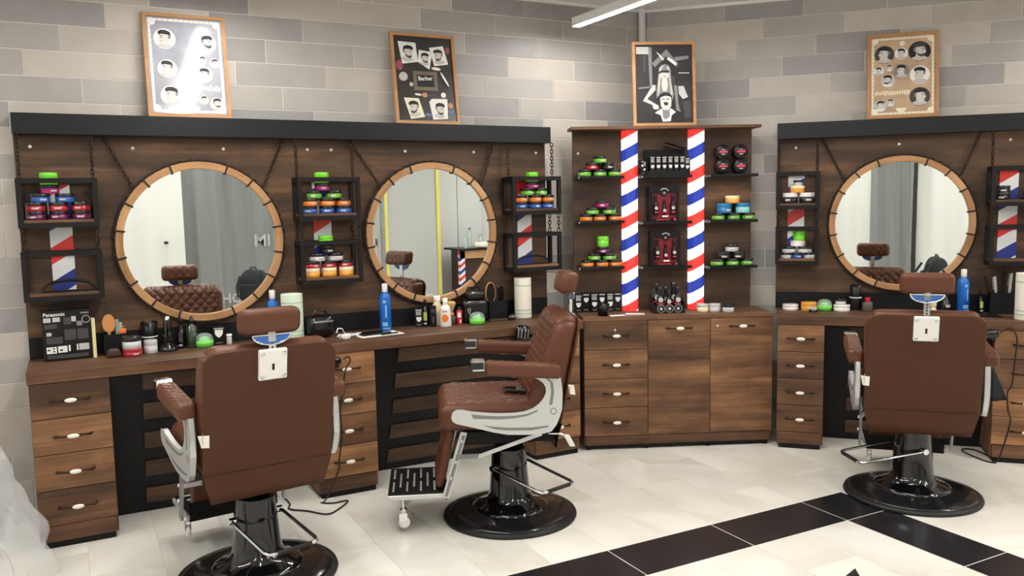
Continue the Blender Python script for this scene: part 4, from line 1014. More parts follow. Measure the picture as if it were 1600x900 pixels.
# -- left counter
t = thing('clipper_carton', 'tall black clipper carton with white pictures at the far left of the counter', 'box', FL.w(-.02, -.115, ZC), .03)
bbox('carton', 'plastic black', t, -.115, .10, 0, .06, 0, .25, .001)
bbox('cream_spine', 'yellow card', t, .101, .117, -.004, .05, 0, .197, .001)
tm = text_mesh('Panasonic', .024, 'print white', 'LEFT', .0003, .0005); o = put('lettering', tm, t, (-.108, -.0008, .222)); o.rotation_euler = (pi/2, 0, 0)
for nm, (x0, x1, z0, z1), mt in (('picture', (-.108, -.076, .192, .214), 'print light grey'), ('picture', (-.068, -.036, .193, .215), 'print light grey'), ('picture', (-.105, -.05, .16, .182), 'print dark grey'), ('picture', (-.02, .012, .178, .212), 'print dark grey'), ('picture', (.014, .034, .19, .216), 'print light grey'), ('picture', (.036, .06, .168, .19), 'print grey'),
                                 ('picture', (-.098, -.076, .125, .142), 'print light grey'), ('picture', (-.02, .03, .10, .152), 'print dark grey'), ('picture', (.036, .085, .10, .152), 'print dark grey'), ('picture', (-.10, -.03, .085, .118), 'print dark grey'),
                                 ('picture', (-.102, -.058, .038, .07), 'print white'), ('picture', (-.052, -.012, .040, .072), 'print white'), ('picture', (-.006, .002, .044, .074), 'print white'), ('picture', (.030, .036, .046, .076), 'print white'), ('picture', (.040, .085, .046, .078), 'print light grey'), ('picture', (-.10, .08, .012, .03), 'print dark grey'), ('lettering', (.055, .092, .226, .234), 'print grey')):
    MB().box(x0, x1, -.0006, -.0001, z0, z1).obj(nm, mt, t)
MB().lathe([(.016, 0), (.019, 0), (.019, .0006), (.016, .0006), (.016, 0)], 20, Matrix.Translation((.078, -.0001, .198)) @ Matrix.Rotation(pi/2, 4, 'X'), caps=False).obj('round_seal', 'print light grey', t)
for x, z, w in ((-.092, .056, .012), (-.07, .062, .008), (-.07, .048, .008), (-.038, .052, .012)): MB().box(x-w/2, x+w/2, -.0010, -.0005, z-.004, z+.004).obj('picture_detail', 'print black', t)
t = thing('comb_holder', 'black comb holder behind the small wooden brush at the far left', 'holder', FL.w(.183, -.05, ZC), 0)
m = MB()
for (a, b, c, d) in ((-.05, .05, -.035, -.032), (-.05, .05, .032, .035), (-.05, -.047, -.032, .032), (.047, .05, -.032, .032)): m.box(a, b, c, d, 0, .105)
m.box(-.05, .05, -.035, .035, 0, .004); m.obj('holder_body', 'matt black', t)
t = thing('hair_brush', 'round tan wooden hair brush standing in the far left comb holder', 'brush', FL.w(.16, -.055, ZC+.005), 0)
MB().prism(ell(0, .155, .030, .046, 24), -.008, .008).obj('brush_head', 'brush wood', t); MB().tube([(0, 0, .0), (0, 0, .115)], .008, 8).obj('handle', 'brush wood', t)
for k, (x, l, mt) in enumerate(((.150, .19, 'plastic black'), (.20, .17, 'clear dome'), (.215, .15, 'clear dome'))):
    t = thing('comb', ('black comb', 'clear long toothed comb', 'clear fork comb')[k]+' upright in the far left comb holder', 'comb', FL.w(x, -.03, ZC+.005), 0)
    MB().box(-.008, .008, -.002, .002, 0, l).obj('spine', mt, t)
    for i in range(6): MB().box(.008, .020, -.001, .001, l-.02-.012*i, l-.016-.012*i).obj('tooth', mt, t)
o = MB().rbox((0, 0, .012), (.034, .008, .024), .004).obj('orange_clip', 'orange dot', None, FL.w(.222, -.072, ZC+.1045), 0); tag(o, 'orange hair clip resting on the far left comb holder', 'clip')
o = MB().rbox((0, 0, .022), (.062, .04, .044), .012, None, None, lambda q: (q.x*(1+.25*(.022-q.z)/.022), q.y, q.z)).obj('beard_brush', 'dark wood', None, FL.w(.172, -.155, ZC), .1); tag(o, 'small dark wooden beard brush beside the clipper carton', 'brush')
wax_jar(FL, .258, -.155, ZC, 'flat red jar under a black and white jar on the left counter', 'red', 'red', .047, .036)
wax_jar(FL, .256, -.155, ZC+.037, 'black jar with white label stacked on the flat red jar', 'silver', 'black', .045, .062, None)
wax_jar(FL, .345, -.12, ZC, 'clear pale jar next to the stacked red jar', 'silver', 'silver', .034, .066, None)
turned('neck_duster_pot', 'black flared pot with white ring on the left counter', 'pot', FL, .350, -.035, [('pot', [(.038, 0), (.04, .005), (.038, .07), (.036, .075), (.036, .08), (.042, .15), (.039, .15), (.033, .085), (0, .083)], 'plastic black'), ('ring', [(.0395, .070), (.0405, .073), (.0395, .076)], 'print white')])
t = thing('clipper_stand', 'black hair clipper standing in its charging base on the left counter', 'clipper', FL.w(.432, -.10, ZC), .2)
MB().lathe([(.05, 0), (.052, .006), (.046, .02), (.03, .034), (.018, .044), (0, .046)], 24).obj('charging_base', 'gloss black', t)
MB().rbox((0, 0, .10), (.044, .034, .125), .015, None, None, lambda q: (q.x*(1-.35*(q.z-.1)/.06*.5), q.y, q.z)).obj('clipper_body', 'gloss black', t)
MB().lathe([(.013, .16), (.013, .178), (0, .18)], 14).obj('cutting_head', 'chrome', t)
dropper(FL, .500, -.07, 'slim dark bottle with cream neck beside the hair clipper', .165, .017, 'print dark grey', 'gloss black', 'plastic black')
t = turned('spray_flask', 'dark green glass spray flask below the left mirror', 'bottle', FL, .553, -.08, [('glass', [(.026, 0), (.028, .004), (.028, .11), (.012, .122), (.012, .13)], 'green glass'), ('pump', [(.013, .128), (.015, .13), (.015, .152), (.008, .154), (.008, .168), (0, .168)], 'plastic black')])
dome_jar(FL, .612, -.085, 'green domed jar below the left mirror')
shield_box(FL, .69, -.07, ZC, .066, .098, .045, 'black shield box beside the green domed jar under the left mirror', None, 0, 1)
turned('travel_bottle', 'tiny grey bottle with white cap beside the headrest of the left chair', 'bottle', FL, .742, -.07, [('bottle_body', [(.013, 0), (.014, .002), (.014, .036), (.009, .042)], 'jar silver'), ('cap', [(.014, .042), (.015, .044), (.015, .054), (0, .055)], 'white plastic')])
spray_blue(FL, .985, -.05, 'blue spray bottle half hidden by the left chair headrest', .275)
towel_roll(FL, 1.075, -.12, 'mint white paper roll behind the left chair headrest', 'towel mint', .058, .255)
t = thing('vanity_bag', 'rounded shiny black bag on the counter between the left mirrors', 'bag', FL.w(1.225, -.135, ZC), .1)
MB().rbox((0, 0, .066), (.165, .11, .132), .05, .02, lambda q, n: .003*sin(q.x*90)*sin(q.z*70), None, nr=4).obj('bag_body', 'bag black', t)
MB().tube([(-.04, 0, .128), (-.03, 0, .148), (0, 0, .155), (.03, 0, .148), (.04, 0, .128)], .006, 8).obj('handle', 'bag black', t)
MB().box(-.055, .055, -.0565, -.0545, .092, .098).obj('zip', 'chrome', t)
# white cable and plug, papers, tablet
m = MB(); P = []
for i in range(60):
    a = i/59*6*pi; P.append((1.37+.055*cos(a)*(1-.2*i/59)+.02*sin(a*.5), -.20+.035*sin(a)*(.6+.4*i/59), ZC+.0045+.004*(i % 7)/3))
P = [(1.29, -.22, ZC+.03), (1.30, -.22, ZC+.055), (1.325, -.215, ZC+.05), (1.34, -.21, ZC+.02)]+P
m.tube([FL.w(*p) for p in P], .0038, 6); t = m.obj('charger_cable', 'cable white'); tag(t, 'coiled white charger cable with plug on the counter', 'cable')
MB().rbox((0, 0, 0), (.045, .03, .028), .008).obj('plug', 'white plastic', t, FL.w(1.325, -.285, ZC+.0145), rz=.5)
MB().tube([FL.w(1.30, -.29, ZC+.012), FL.w(1.275, -.30, ZC+.012)], .0025, 6).obj('plug_pin', 'chrome', t)
o = MB().box(-.13, .13, -.08, .08, 0, .003).obj('paper_sheet', 'paper white', None, FL.w(1.53, -.215, ZC), .12); tag(o, 'white paper sheet under the black tablet on the counter', 'paper')
t = thing('tablet', 'thin black tablet lying on the white paper sheet', 'tablet', FL.w(1.51, -.20, ZC+.0035), .18)
bbox('casing', 'plastic black', t, -.09, .09, -.05, .05, 0, .008, .002); MB().box(-.08, .08, -.044, .044, .008, .0084).obj('screen', 'gloss black', t); MB().box(-.085, -.06, .03, .045, .008, .011).obj('white_button', 'white plastic', t)
o = MB().box(-.055, .055, -.006, .006, 0, .006).obj('pen', 'plastic black', None, FL.w(1.585, -.265, ZC+.0035), .25); tag(o, 'black pen lying on the white paper sheet', 'pen')
spray_blue(FL, 1.612, -.125, 'blue spray bottle with white cap left of the second mirror', .278)
shield_box(FL, 1.834, -.085, ZC, .048, .112, .035, 'black shield box at the lower left of the second mirror', None, -.35, 0)
dropper(FL, 1.880, -.075, 'black spray bottle with lime label under the second mirror', .165, .019, 'label lime')
bbox_t = thing('tonic_carton', 'narrow plain black carton beside the white bottle', 'box', FL.w(1.912, -.12, ZC), -.3); bbox('carton', 'plastic black', bbox_t, -.018, .018, 0, .03, 0, .125, .001); MB().box(-.012, .012, -.0008, 0, .085, .105).obj('lettering', 'print dark grey', bbox_t); MB().box(-.006, .006, -.0008, 0, .02, .06).obj('lettering', 'print dark grey', bbox_t)
turned('lotion_bottle', 'cream bottle with white cap behind the white orange bottle', 'bottle', FL, 1.958, -.073, [('bottle_body', [(.026, 0), (.028, .004), (.028, .12), (.018, .14), (.016, .15)], 'jar cream'), ('cap', [(.019, .148), (.02, .15), (.02, .178), (0, .18)], 'white plastic')])
t = turned('lotion_bottle', 'white bottle with a big orange dot under the second mirror', 'bottle', FL, 1.985, -.137, [('bottle_body', [(.033, 0), (.035, .005), (.031, .10), (.026, .118), (.014, .128), (.014, .132)], 'white plastic'), ('cap', [(.0145, .131), (.0155, .133), (.0145, .168), (0, .17)], 'white plastic')])
m = MB(); a = face(FL); cv = [(.0362, 0, 0)]
n = 16; v = []
for i in range(n): q = a+.55*cos(2*pi*i/n); z = .05+.024*sin(2*pi*i/n); rr = .0355-.00004/.001*(z-.005)*.001+.0006; v.append((rr*cos(q), rr*sin(q), z))
m.add(v+[(.0358*cos(a), .0358*sin(a), .05)], [(i, (i+1) % n, n) for i in range(n)], True); m.obj('orange_dot', 'orange dot', t); patch(t, 'lettering', 'label pink', .0335, .088, .094, .8, a)
turned('shaving_bowl', 'small dark glass shaving bowl under the tan brush', 'bowl', FL, 2.045, -.08, [('bowl', [(.028, 0), (.034, .004), (.035, .045), (.032, .05), (.030, .048), (.028, .012), (0, .01)], 'smoked glass')])
turned('shaving_brush', 'tan shaving brush standing on the dark bowl', 'brush', FL, 2.045, -.08, [('handle', [(.018, 0), (.022, .004), (.020, .016), (.012, .020)], 'brush wood'), ('bristles', [(.012, .018), (.018, .04), (.030, .068), (.031, .078), (.024, .088), (0, .092)], 'bristle')], ZC+.0505)
t = turned('spray_can', 'small red and white can under the second mirror', 'can', FL, 2.086, -.115, [('can_body', [(.017, 0), (.018, .002), (.018, .083), (.014, .088)], 'can red'), ('cap', [(.013, .087), (.014, .088), (.012, .104), (0, .105)], 'plastic black')])
patch(t, 'label', 'print white', .0184, .042, .072, 1.2, face(FL)); patch(t, 'label', 'print white', .0184, .008, .03, .5, face(FL)+.4)
dome_jar(FL, 2.175, -.178, 'green domed jar in front of the black kit bag')
t = thing('kit_bag', 'big black clipper kit bag under the right rim of the second mirror', 'bag', FL.w(2.20, -.088, ZC), 0)
MB().rbox((0, 0, .07), (.17, .07, .14), .025, .02).obj('bag_body', 'bag black', t); MB().rbox((.01, 0, .165), (.12, .06, .055), .02, .02).obj('bag_lid', 'bag black', t)
MB().tube([(-.05, 0, .19), (-.04, 0, .215), (.03, 0, .215), (.04, 0, .19)], .006, 8).obj('handle', 'matt black', t); MB().box(.02, .055, -.036, -.034, .122, .128).obj('chrome_clip', 'chrome', t); MB().tube([(-.055, -.037, .06), (-.06, -.038, .085), (-.05, -.038, .10), (-.042, -.038, .08), (-.05, -.038, .06), (-.045, -.038, .045)], .003, 6).obj('emblem', 'chrome', t)
t = thing('comb_holder', 'black comb holder beside the cream paper roll', 'holder', FL.w(2.365, -.055, ZC), 0)
m = MB()
for (a_, b_, c_, d_) in ((-.062, .062, -.035, -.032), (-.062, .062, .032, .035), (-.062, -.059, -.032, .032), (.059, .062, -.032, .032)): m.box(a_, b_, c_, d_, 0, .12)
m.box(-.062, .062, -.035, .035, 0, .004); m.obj('holder_body', 'matt black', t)
t = thing('hand_mirror', 'round wooden hair brush with black bristles in the comb holder by the cream roll', 'brush', FL.w(2.33, -.055, ZC+.005), 0)
MB().prism(ell(0, .165, .030, .062, 24), -.006, .006).obj('bristle_pad', 'matt black', t); MB().tube([(.032*cos(q), 0, .165+.064*sin(q)) for q in [2*pi*i/28 for i in range(28)]], .005, 6, True).obj('wooden_rim', 'brush wood', t); MB().tube([(0, 0, 0), (0, 0, .105)], .008, 8).obj('handle', 'brush wood', t)
for k, (x, l, mt) in enumerate(((2.373, .20, 'dark wood'), (2.388, .195, 'plastic black'), (2.402, .185, 'plastic black'), (2.414, .20, 'matt black'))):
    t = thing('comb', ('brown comb', 'first black comb right of the brown comb', 'second black comb right of the brown comb', 'rightmost black comb')[k]+' in the holder by the cream roll', 'comb', FL.w(x, -.05, ZC+.005), 0)
    MB().box(-.004, .004, -.012, .012, 0, l).obj('spine', mt, t)
    for i in range(5): MB().box(-.001, .001, -.024, -.012, l-.02-.014*i, l-.014-.014*i).obj('tooth', mt, t)
o = bbox('wooden_tray', 'dark wood', None, -.06, .06, -.022, .022, 0, .012, .002, FL.w(2.34, -.13, ZC), 0); tag(o, 'small dark wooden tray in front of the comb holder', 'tray')
turned('cream_pot', 'small silver and black pot left of the cream paper roll', 'jar', FL, 2.432, -.14, [('pot', [(.022, 0), (.024, .003), (.022, .018)], 'jar black'), ('rim', [(.026, .016), (.028, .02), (.027, .028)], 'chrome'), ('lid', [(.025, .027), (.022, .034), (0, .040)], 'plastic black')])
towel_roll(FL, 2.545, -.085, 'cream paper roll on the counter right of the second mirror', 'towel cream', .053, .255)
# -- right counter
wax_jar(FR, .075, -.10, ZC, 'low white tin at the left end of the right counter', 'white', 'white', .05, .038, None)
wax_jar(FR, .188, -.105, ZC, 'amber tin with cream base beside the low white tin', 'amber', 'amber', .049, .055, None)
wax_jar(FR, .212, -.19, ZC, 'tiny dark tin in front of the amber tin', 'black', 'silver', .026, .03, None)
dome_jar(FR, .284, -.10, 'green domed jar on the right counter')
wax_jar(FR, .387, -.11, ZC, 'low white tin under a dark jar on the right counter', 'white', 'white', .05, .042, None)
wax_jar(FR, .380, -.11, ZC+.043, 'dark jar with silver label stacked on the low white tin', 'silver', 'black', .033, .036, None)
turned('neck_duster_pot', 'black flared pot with white rings on the right counter', 'pot', FR, .470, -.065, [('pot', [(.032, 0), (.035, .006), (.036, .08), (.034, .086), (.034, .10), (.033, .165), (.030, .165), (.028, .09), (0, .088)], 'plastic black'), ('ring', [(.0365, .082), (.0375, .085), (.0365, .088)], 'print white'), ('ring', [(.033, .002), (.0345, .005), (.034, .008)], 'print white')])
t = turned('glass_tumbler', 'smoky glass tumbler holding a red tube on the right counter', 'glass', FR, .54, -.10, [('tumbler', [(.028, 0), (.032, .004), (.033, .055), (.026, .062), (.024, .058), (.026, .008), (0, .006)], 'smoked glass'), ('red_tube', [(.012, .01), (.013, .06), (.017, .085), (.016, .088), (0, .088)], 'can red')])
turned('wooden_pestle', 'turned cream wooden peg on the right counter beside the headrest', 'peg', FR, .92, -.09, [('peg', [(.016, 0), (.018, .003), (.018, .022), (.013, .028), (.013, .034), (.018, .040), (.018, .066), (.015, .07), (0, .07)], 'jar cream')])
t = turned('pump_bottle', 'squat black pump bottle left of the right hand blue bottle', 'bottle', FR, .99, -.085, [('bottle_body', [(.026, 0), (.03, .005), (.03, .065), (.018, .082), (.011, .088), (.011, .11)], 'gloss black'), ('pump', [(.013, .108), (.013, .128), (.006, .132), (.006, .165), (0, .166)], 'plastic black')]); patch(t, 'label', 'print light grey', .0304, .035, .052, .9, face(FR))
spray_blue(FR, 1.082, -.10, 'blue spray bottle behind the right hand chair', .272)
dropper(FR, 1.185, -.07, 'slim oil bottle with pale lime label on the right counter', .142, .0165, 'label lime')
t = thing('comb_holder', 'black comb holder at the right end of the right counter', 'holder', FR.w(1.30, -.07, ZC), FR.a)
m = MB()
for (a_, b_, c_, d_) in ((-.07, .07, -.04, -.037), (-.07, .07, .037, .04), (-.07, -.067, -.037, .037), (.067, .07, -.037, .037)): m.box(a_, b_, c_, d_, 0, .13)
m.box(-.07, .07, -.04, .04, 0, .004); m.obj('holder_body', 'matt black', t)
for k, (x, tl, l, mt) in enumerate(((1.255, -.22, .23, 'plastic black'), (1.28, -.10, .22, 'satin alloy'), (1.305, .02, .25, 'matt black'), (1.33, .08, .24, 'satin alloy'), (1.35, .14, .22, 'plastic black'))):
    t = thing('comb', ('leftmost black comb', 'left metal comb', 'middle black comb', 'right metal comb', 'rightmost black comb')[k]+' in the right counter comb holder', 'comb', FR.w(x, -.06, ZC+.006), FR.a); t.rotation_euler = (0, tl, FR.a)
    MB().box(-.007, .007, -.002, .002, 0, l).obj('spine', mt, t)
    for i in range(6): MB().box(-.016, -.007, -.001, .001, l-.012-.013*i, l-.007-.013*i).obj('tooth', mt, t)
towel_roll(FR, 1.372, -.325, 'cream green paper roll at the right edge of the counter', 'towel cream', .059, .27)
o = MB().box(-.10, .10, -.06, .06, 0, .006).obj('black_mat', 'matt black', None, FR.w(1.16, -.21, ZC), FR.a); tag(o, 'flat black mat lying on the right counter', 'mat')
# -- sunglasses-like arches on two lower shelves
def visor(frm, x, label):
    t = thing('cape_clip', label, 'clip', frm.w(x, -.09, zl), frm.a)
    MB().tube([(.115*cos(a)*1.0, .01*sin(a), .004+.052*sin(a)**.8 if sin(a) > 0 else .004) for a in [pi*i/20 for i in range(21)]], [.004+.004*sin(pi*i/20) for i in range(21)], 8).obj('arched_band', 'plastic black', t)
    MB().tube([(-.115, 0, .005), (-.03, -.012, .005), (.05, -.012, .006), (.135, 0, .005)], .005, 8).obj('base_band', 'plastic black', t)
visor(FL, -.005, 'arched black neck band on the lower far left shelf')
visor(FL, 2.62, 'arched black neck band on the lower shelf beside the corner cabinet')
# -- dryers, cords, cape
def hair_dryer(frm, x, y, z, label, rot):
    t = thing('hair_clipper', label, 'clipper', frm.w(x, y, z), frm.a); t.rotation_euler = (rot[0], rot[1], frm.a+rot[2])
    MB().rbox((0, 0, 0), (.15, .04, .045), .018, None, None, lambda q: (q.x, q.y*(1+.5*q.x/.075*.4), q.z-.6*q.x*q.x), nr=4).obj('clipper_body', 'bag black', t)
    MB().rbox((.085, 0, .002), (.04, .044, .022), .006).obj('clipper_head', 'plastic black', t); MB().box(.098, .110, -.02, .02, -.004, .004).obj('blade', 'chrome', t)
    MB().rbox((-.04, 0, -.026), (.03, .03, .02), .008).obj('hook', 'plastic black', t)
    return t
hair_dryer(FL, 1.18, -.432, .748, 'black hair clipper hanging below the worktop behind the left chair', (0, .1, pi+.2))
hair_dryer(FR, 1.14, -.432, .765, 'black hair clipper hanging below the right worktop', (0, .08, pi+.1))
hd = thing('hair_dryer', 'black hair dryer with shiny vents hanging in front of the cream roll', 'hair dryer', FL.w(2.335, -.455, .79), 0)
MB().lathe([(.03, -.085), (.036, -.075), (.043, -.02), (.046, .03), (.040, .055), (.02, .066), (0, .068)], 20, Matrix.Rotation(.15, 4, 'Y')).obj('barrel', 'bag black', hd)
for k in range(4): MB().tube([(.046*cos(a)*1.01, .046*sin(a)*1.01, -.01), (.044*cos(a)*1.03, .044*sin(a)*1.03, .045)], .0028, 6, M=Matrix.Rotation(.15, 4, 'Y')).obj('vent', 'chrome', hd) if not (a := radians(-150+k*26)) is None else 0
MB().tube([(.03, 0, -.03), (.07, .0, -.035), (.105, 0, -.015), (.12, 0, .0)], [.02, .022, .02, .016], 10).obj('handle', 'bag black', hd)
MB().box(.08, .10, -.022, -.018, -.016, .0).obj('switch', 'chrome', hd)
def smooth(P, k=5):
    P = [Vector(p) for p in P]; Q = []
    for i in range(len(P)-1):
        p0, p1, p2, p3 = P[max(i-1, 0)], P[i], P[i+1], P[min(i+2, len(P)-1)]
        for j in range(k):
            u = j/k; Q.append(.5*((2*p1)+(p2-p0)*u+(2*p0-5*p1+4*p2-p3)*u*u+(3*p1-p0-3*p2+p3)*u**3))
    return Q+[P[-1]]
c1 = [FL.w(*p) for p in ((1.262, -.432, .76), (1.285, -.44, .772), (1.296, -.445, .75), (1.269, -.437, .70), (1.25, -.437, .59), (1.232, -.437, .487), (1.236, -.437, .346), (1.217, -.437, .225), (1.208, -.437, .156))]+[Vector(p) for p in ((1.13, 4.325, .02), (1.105, 4.33, .006), (1.16, 4.29, .006), (1.238, 4.287, .006), (1.17, 4.20, .006), (1.089, 4.147, .006), (1.009, 4.247, .006), (.935, 4.323, .006), (.956, 4.40, .006), (.949, 4.55, .006))]
o = MB().tube(smooth(c1), .0045, 6).obj('power_cord', 'cable black'); tag(o, 'black cord hanging over the drawers behind the left chair and trailing on the floor', 'cord')
c2 = [FR.w(*p) for p in ((1.222, -.432, .775), (1.25, -.435, .80), (1.28, -.438, .80), (1.305, -.44, .738), (1.299, -.44, .627), (1.288, -.44, .477), (1.267, -.44, .43), (1.274, -.44, .325), (1.287, -.44, .25), (1.238, -.435, .037))]+[Vector(p) for p in ((4.70, 2.955, .006), (4.713, 3.05, .006), (4.76, 3.17, .006), (4.81, 3.205, .006), (4.85, 3.16, .006), (4.80, 3.03, .006))]
o = MB().tube(smooth(c2), .0045, 6).obj('power_cord', 'cable black'); tag(o, 'black cord hanging over the drawers at the right edge and looping on the floor', 'cord')
m = MB(); v = []; nn = 12
for j in range(8):
    z = .60-.027*j*1.05
    for i in range(nn):
        u = i/(nn-1); w_ = .035+.085*(j/7)**.8
        v.append((1.135+u*w_, -.47-.012*sin(u*9+j*.6)-.004*j, z-.012*sin(u*3)))
k = len(v); v += [(a, b+.006, c) for a, b, c in v]
f = []
for j in range(7):
    for i in range(nn-1):
        a = j*nn+i; f.append((a, a+nn, a+nn+1, a+1)); f.append((a+k, a+1+k, a+nn+1+k, a+nn+k))
for i in range(nn-1): f.append((i, i+1, i+1+k, i+k)); b = 7*nn+i; f.append((b, b+k, b+1+k, b+1))
for j in range(7): a = j*nn; f.append((a, a+k, a+nn+k, a+nn)); b = a+nn-1; f.append((b, b+nn, b+nn+k, b+k))
m.add([FR.w(*p) for p in v], f, True); o = m.obj('salon_cape', 'cape black'); tag(o, 'black folded salon cape hanging beside the right chair arm', 'cape')
MB().tube([FR.w(1.15, -.468, .60), FR.w(1.15, -.45, .625), FR.w(1.17, -.42, .632)], .005, 6).obj('hook', 'chrome', o)
# ---------------------------------------------------------------- rear of the shop, reflected in the mirrors
mat('sheet light', (186, 187, 184), .22); mat('sheet white', (236, 236, 232), .3); mat('sheet grey', (140, 143, 142), .25); mat('tape yellow', (222, 214, 110), .6); mat('plastic film', (238, 240, 244), .2, alpha=.3, coat=.5); mat('backpack cloth', (34, 38, 42), .7, bump=.5, bscale=60); mat('water clear', (214, 226, 220), .08, alpha=.45, coat=.5)
def sheet(name, x0, x1, y, label, mt, amp=.05, n=70, top=2.75, seed=0, freq=1.0):
    rn = random.Random(seed); ph = [rn.random()*6.3 for _ in range(4)]
    m = MB(); v = []; R = 14
    for j in range(R+1):
        z = .01+(top-.01)*j/R; tw = 1-.35*j/R
        for i in range(n+1):
            u = i/n; x = x0+(x1-x0)*u; q = x*freq
            d = amp*tw*(.55*sin(q*9+ph[0]+z*.25)+.3*sin(q*21+ph[1]-z*.5)+.15*sin(q*43+ph[2]+z*1.1))
            v.append((x, y+d, z))
    k = len(v); v += [(a, b-.002, c) for a, b, c in v]; f = []
    for j in range(R):
        for i in range(n):
            a = j*(n+1)+i; f.append((a, a+n+1, a+n+2, a+1)); f.append((a+k, a+1+k, a+n+2+k, a+n+1+k))
    m.add(v, f, True); o = m.obj(name, mt); tag(o, label, 'plastic sheet', 'plastic sheets around the shop'); return o
sheet('dust_sheet', -2.3, -.56, -2.25, 'white dust sheet hung behind the camera, seen at the left of the right mirror', 'sheet white', .045, seed=1, freq=.6)
sheet('dust_sheet', -.60, .16, -2.2, 'grey folded dust sheet seen in the middle of the right mirror', 'sheet grey', .10, seed=2)
sheet('dust_sheet', .14, 1.36, -2.25, 'white dust sheet seen on the left of the left mirror', 'sheet white', .045, seed=3, freq=.6)
g = sheet('dust_sheet', 1.33, 3.25, -2.3, 'grey dust sheet with white lettering seen in the left mirror', 'sheet grey', .09, seed=4, freq=1.2)
tm = text_mesh('MI', .22, 'print light grey', 'LEFT', .001, .004); o = put('lettering', tm, g, (2.66, -2.235, 1.05)); o.rotation_euler = (pi/2, 0, pi); o.scale = (-1, 1, 1); o.location.x = 2.24
tm = text_mesh('HO', .18, 'print light grey', 'LEFT', .001, .003); o = put('lettering', tm, g, (2.0, -2.235, .30)); o.rotation_euler = (pi/2, 0, pi); o.scale = (-1, 1, 1); o.location.x = 1.78
g = sheet('dust_sheet', 4.22, 5.02, -2.45, 'grey plastic sheet edged with yellow tape seen in the second mirror', 'sheet light', .012, seed=6, top=2.4, freq=.35)
for a, b in ((4.18, 4.225), (5.01, 5.065)): MB().box(a, b, -2.44, -2.425, .0, 2.42).obj('yellow_tape', 'tape yellow', g)
MB().box(4.18, 5.065, -2.44, -2.425, 2.40, 2.44).obj('yellow_tape', 'tape yellow', g)
d = thing('door_1', None, None, (3.45, -2.88, 0)); tag(d, kind='structure')
bbox('leaf', 'painted white', d, .3, .76, 0, .04, 0, 2.1, .003); MB().box(.70, .73, .04, .07, .96, 1.06).obj('handle', 'chrome', d); MB().box(.27, .30, -.01, .05, 0, 2.13).obj('jamb', 'white plastic', d); MB().box(.76, .79, -.01, .05, 0, 2.13).obj('jamb', 'white plastic', d)
d = thing('door_2', None, None, (5.12, -2.88, 0)); tag(d, kind='structure')
bbox('leaf', 'painted white', d, 0, .42, 0, .03, 0, 2.4, .003); bbox('leaf', 'painted white', d, .43, .85, 0, .03, 0, 2.4, .003)
for z in (1.15, 2.0): MB().box(.02, .08, .03, .06, z, z+.05).obj('hinge', 'chrome', d)
# small desk with bottles
stripe_mat('desk stripes', .4, 0, .2, .8)
t = thing('desk', 'small dark desk with a barber striped post seen in the second mirror', 'desk', (5.22, -2.35, 0), 0)
bbox('top', 'plastic black', t, -.02, 1.0, -.3, .3, .86, .89, .003); bbox('apron', 'honey wood', t, 0, .98, .24, .28, .74, .86, .002); bbox('carcass', 'dark wood', t, .10, .98, -.28, .22, 0, .86, .002)
MB().box(0, .08, .2, .28, 0, .86).obj('striped_post', 'desk stripes', t)
for k, (x, y, nm, mt, h, r) in enumerate(((5.38, -2.2, 'left green spray bottle on the small desk', 'lime cream', .2, .03), (5.47, -2.25, 'tall clear water bottle on the small desk', 'water clear', .31, .038), (5.65, -2.25, 'right green spray bottle on the small desk', 'lime cream', .2, .03))):
    q = thing('bottle', nm, 'bottle', (x, y, .8905), 0); MB().lathe([(r*.9, 0), (r, .004), (r, h*.7), (r*.4, h*.85), (r*.4, h*.9)], 18).obj('bottle_body', mt if k == 1 else 'water clear', q); MB().lathe([(r*.45, h*.88), (r*.5, h*.9), (r*.5, h), (0, h)], 14).obj('cap', 'lime cream' if k != 1 else 'blue film', q)
o = MB().lathe([(.03, 0), (.038, .1), (.036, .1), (.028, .006), (0, .006)], 20).obj('paper_cup', 'white plastic', None, (5.80, -2.2, .8905)); tag(o, 'white paper cup on the small desk', 'cup')
o = MB().lathe([(.018, -.11), (.045, -.11), (.045, .11), (.018, .11)], 20, Matrix.Translation((0, 0, .0455)) @ Matrix.Rotation(pi/2, 4, 'Y')).obj('paper_roll', 'towel cream', None, (5.60, -2.1, .8905), .2); tag(o, 'white paper roll lying on the small desk', 'paper towel')
o = MB().rbox((0, 0, 0), (.05, .03, .035), .006).obj('wall_hook', 'dark wood', None, (1.13, -2.19, 1.14)); tag(o, 'small dark wooden hook fixed on the white dust sheet', 'hook')
MB().rbox((0, 0, -.03), (.03, .02, .03), .006).obj('white_base', 'white plastic', o)
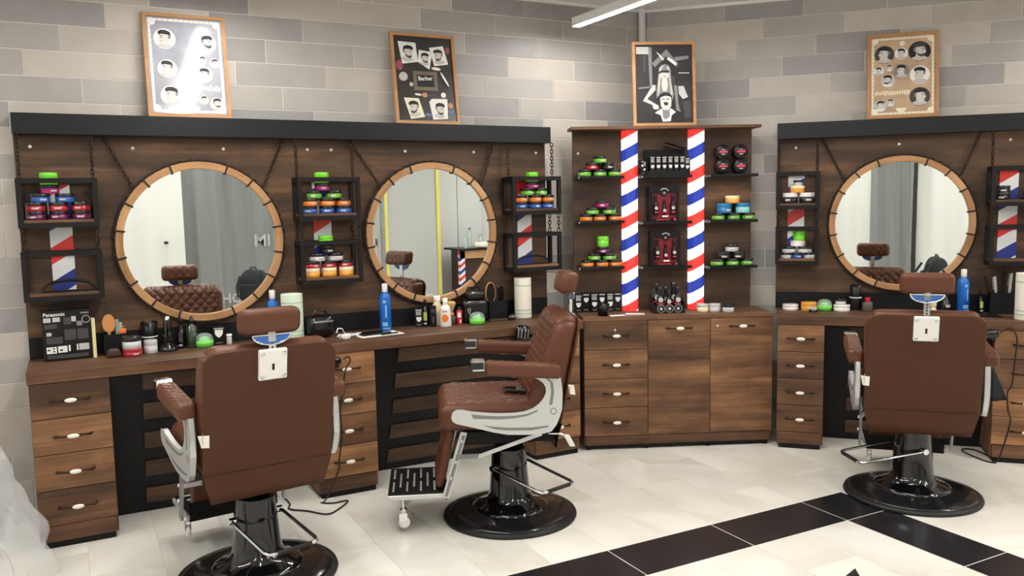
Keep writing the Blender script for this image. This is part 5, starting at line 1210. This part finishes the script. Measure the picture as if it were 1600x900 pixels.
# stool and backpack
t = thing('stool', 'plain grey stool under the backpack seen in the mirrors', 'stool', (1.87, -.42, 0), .4)
MB().rbox((0, 0, .44), (.46, .40, .06), .02).obj('seat', 'print grey', t)
for x in (-.18, .18):
    for y in (-.15, .15): MB().tube([(x, y, .415), (x*1.08, y*1.08, 0)], .014, 8).obj('leg', 'satin alloy', t)
t = thing('backpack', 'dark backpack slumped on a stool, seen in the left mirror', 'backpack', (1.87, -.42, .481), .6)
MB().rbox((0, 0, .19), (.34, .22, .38), .09, .04, lambda q, n: .008*sin(q.x*31)*sin(q.z*23+1), lambda q: (q.x*(1-.25*max(0, (q.z-.2)/.2)), q.y*(1-.3*max(0, (q.z-.2)/.2)), q.z), nr=4).obj('bag_body', 'backpack cloth', t)
MB().rbox((0, -.115, .13), (.24, .05, .18), .02, .04).obj('front_pocket', 'backpack cloth', t); MB().rbox((0, .115, .13), (.24, .05, .18), .02, .04).obj('back_pad', 'backpack cloth', t)
MB().tube([(-.04, 0, .375), (-.03, 0, .405), (.03, 0, .405), (.04, 0, .375)], .008, 8).obj('carry_loop', 'backpack cloth', t)
MB().tube([(-.11, .12, .31), (-.12, .19, .2), (-.12, .16, .08)], .014, 6).obj('strap', 'backpack cloth', t); MB().tube([(.11, .12, .31), (.12, .19, .2), (.12, .16, .08)], .014, 6).obj('strap', 'backpack cloth', t)
# clear film draped at the left edge
def film(name, x0, y0, label):
    m = MB(); v = []; n, R = 90, 36
    for j in range(R+1):
        k = j/R; z = 1.25*(1-k)+.006
        for i in range(n+1):
            u = i/n; a = -1.5+3.1*u
            r = .10+.50*k**.85+.040*sin(u*23+k*3)*(.3+k)+.022*sin(u*51-k*9)+.024*sin(k*17+u*11)+.014*sin(k*31-u*37)+.012*sin(u*88+k*13)*k+.010*abs(sin(k*23+u*19))
            v.append((x0+r*cos(a)*.86, y0+r*sin(a)*1.0, z))
    f = []
    for j in range(R):
        for i in range(n): a = j*(n+1)+i; f.append((a, a+1, a+n+2, a+n+1))
    m.add(v, f, True); o = m.obj(name, 'plastic film'); tag(o, label, 'plastic sheet'); return o
film('plastic_cover', -.70, 4.15, 'crumpled clear plastic cover draped at the left edge of the floor')
t = thing('covered_pole', 'pale slanting pole wrapped inside the clear plastic cover', 'pole', (-.62, 3.99, 0), 0)
MB().tube([(.28, -.08, .02), (-.12, .12, 1.0)], .028, 10).obj('pole', 'jar cream', t); MB().rbox((.10, -.10, .42), (.03, .01, .03), .004).obj('white_sticker', 'paper white', t)
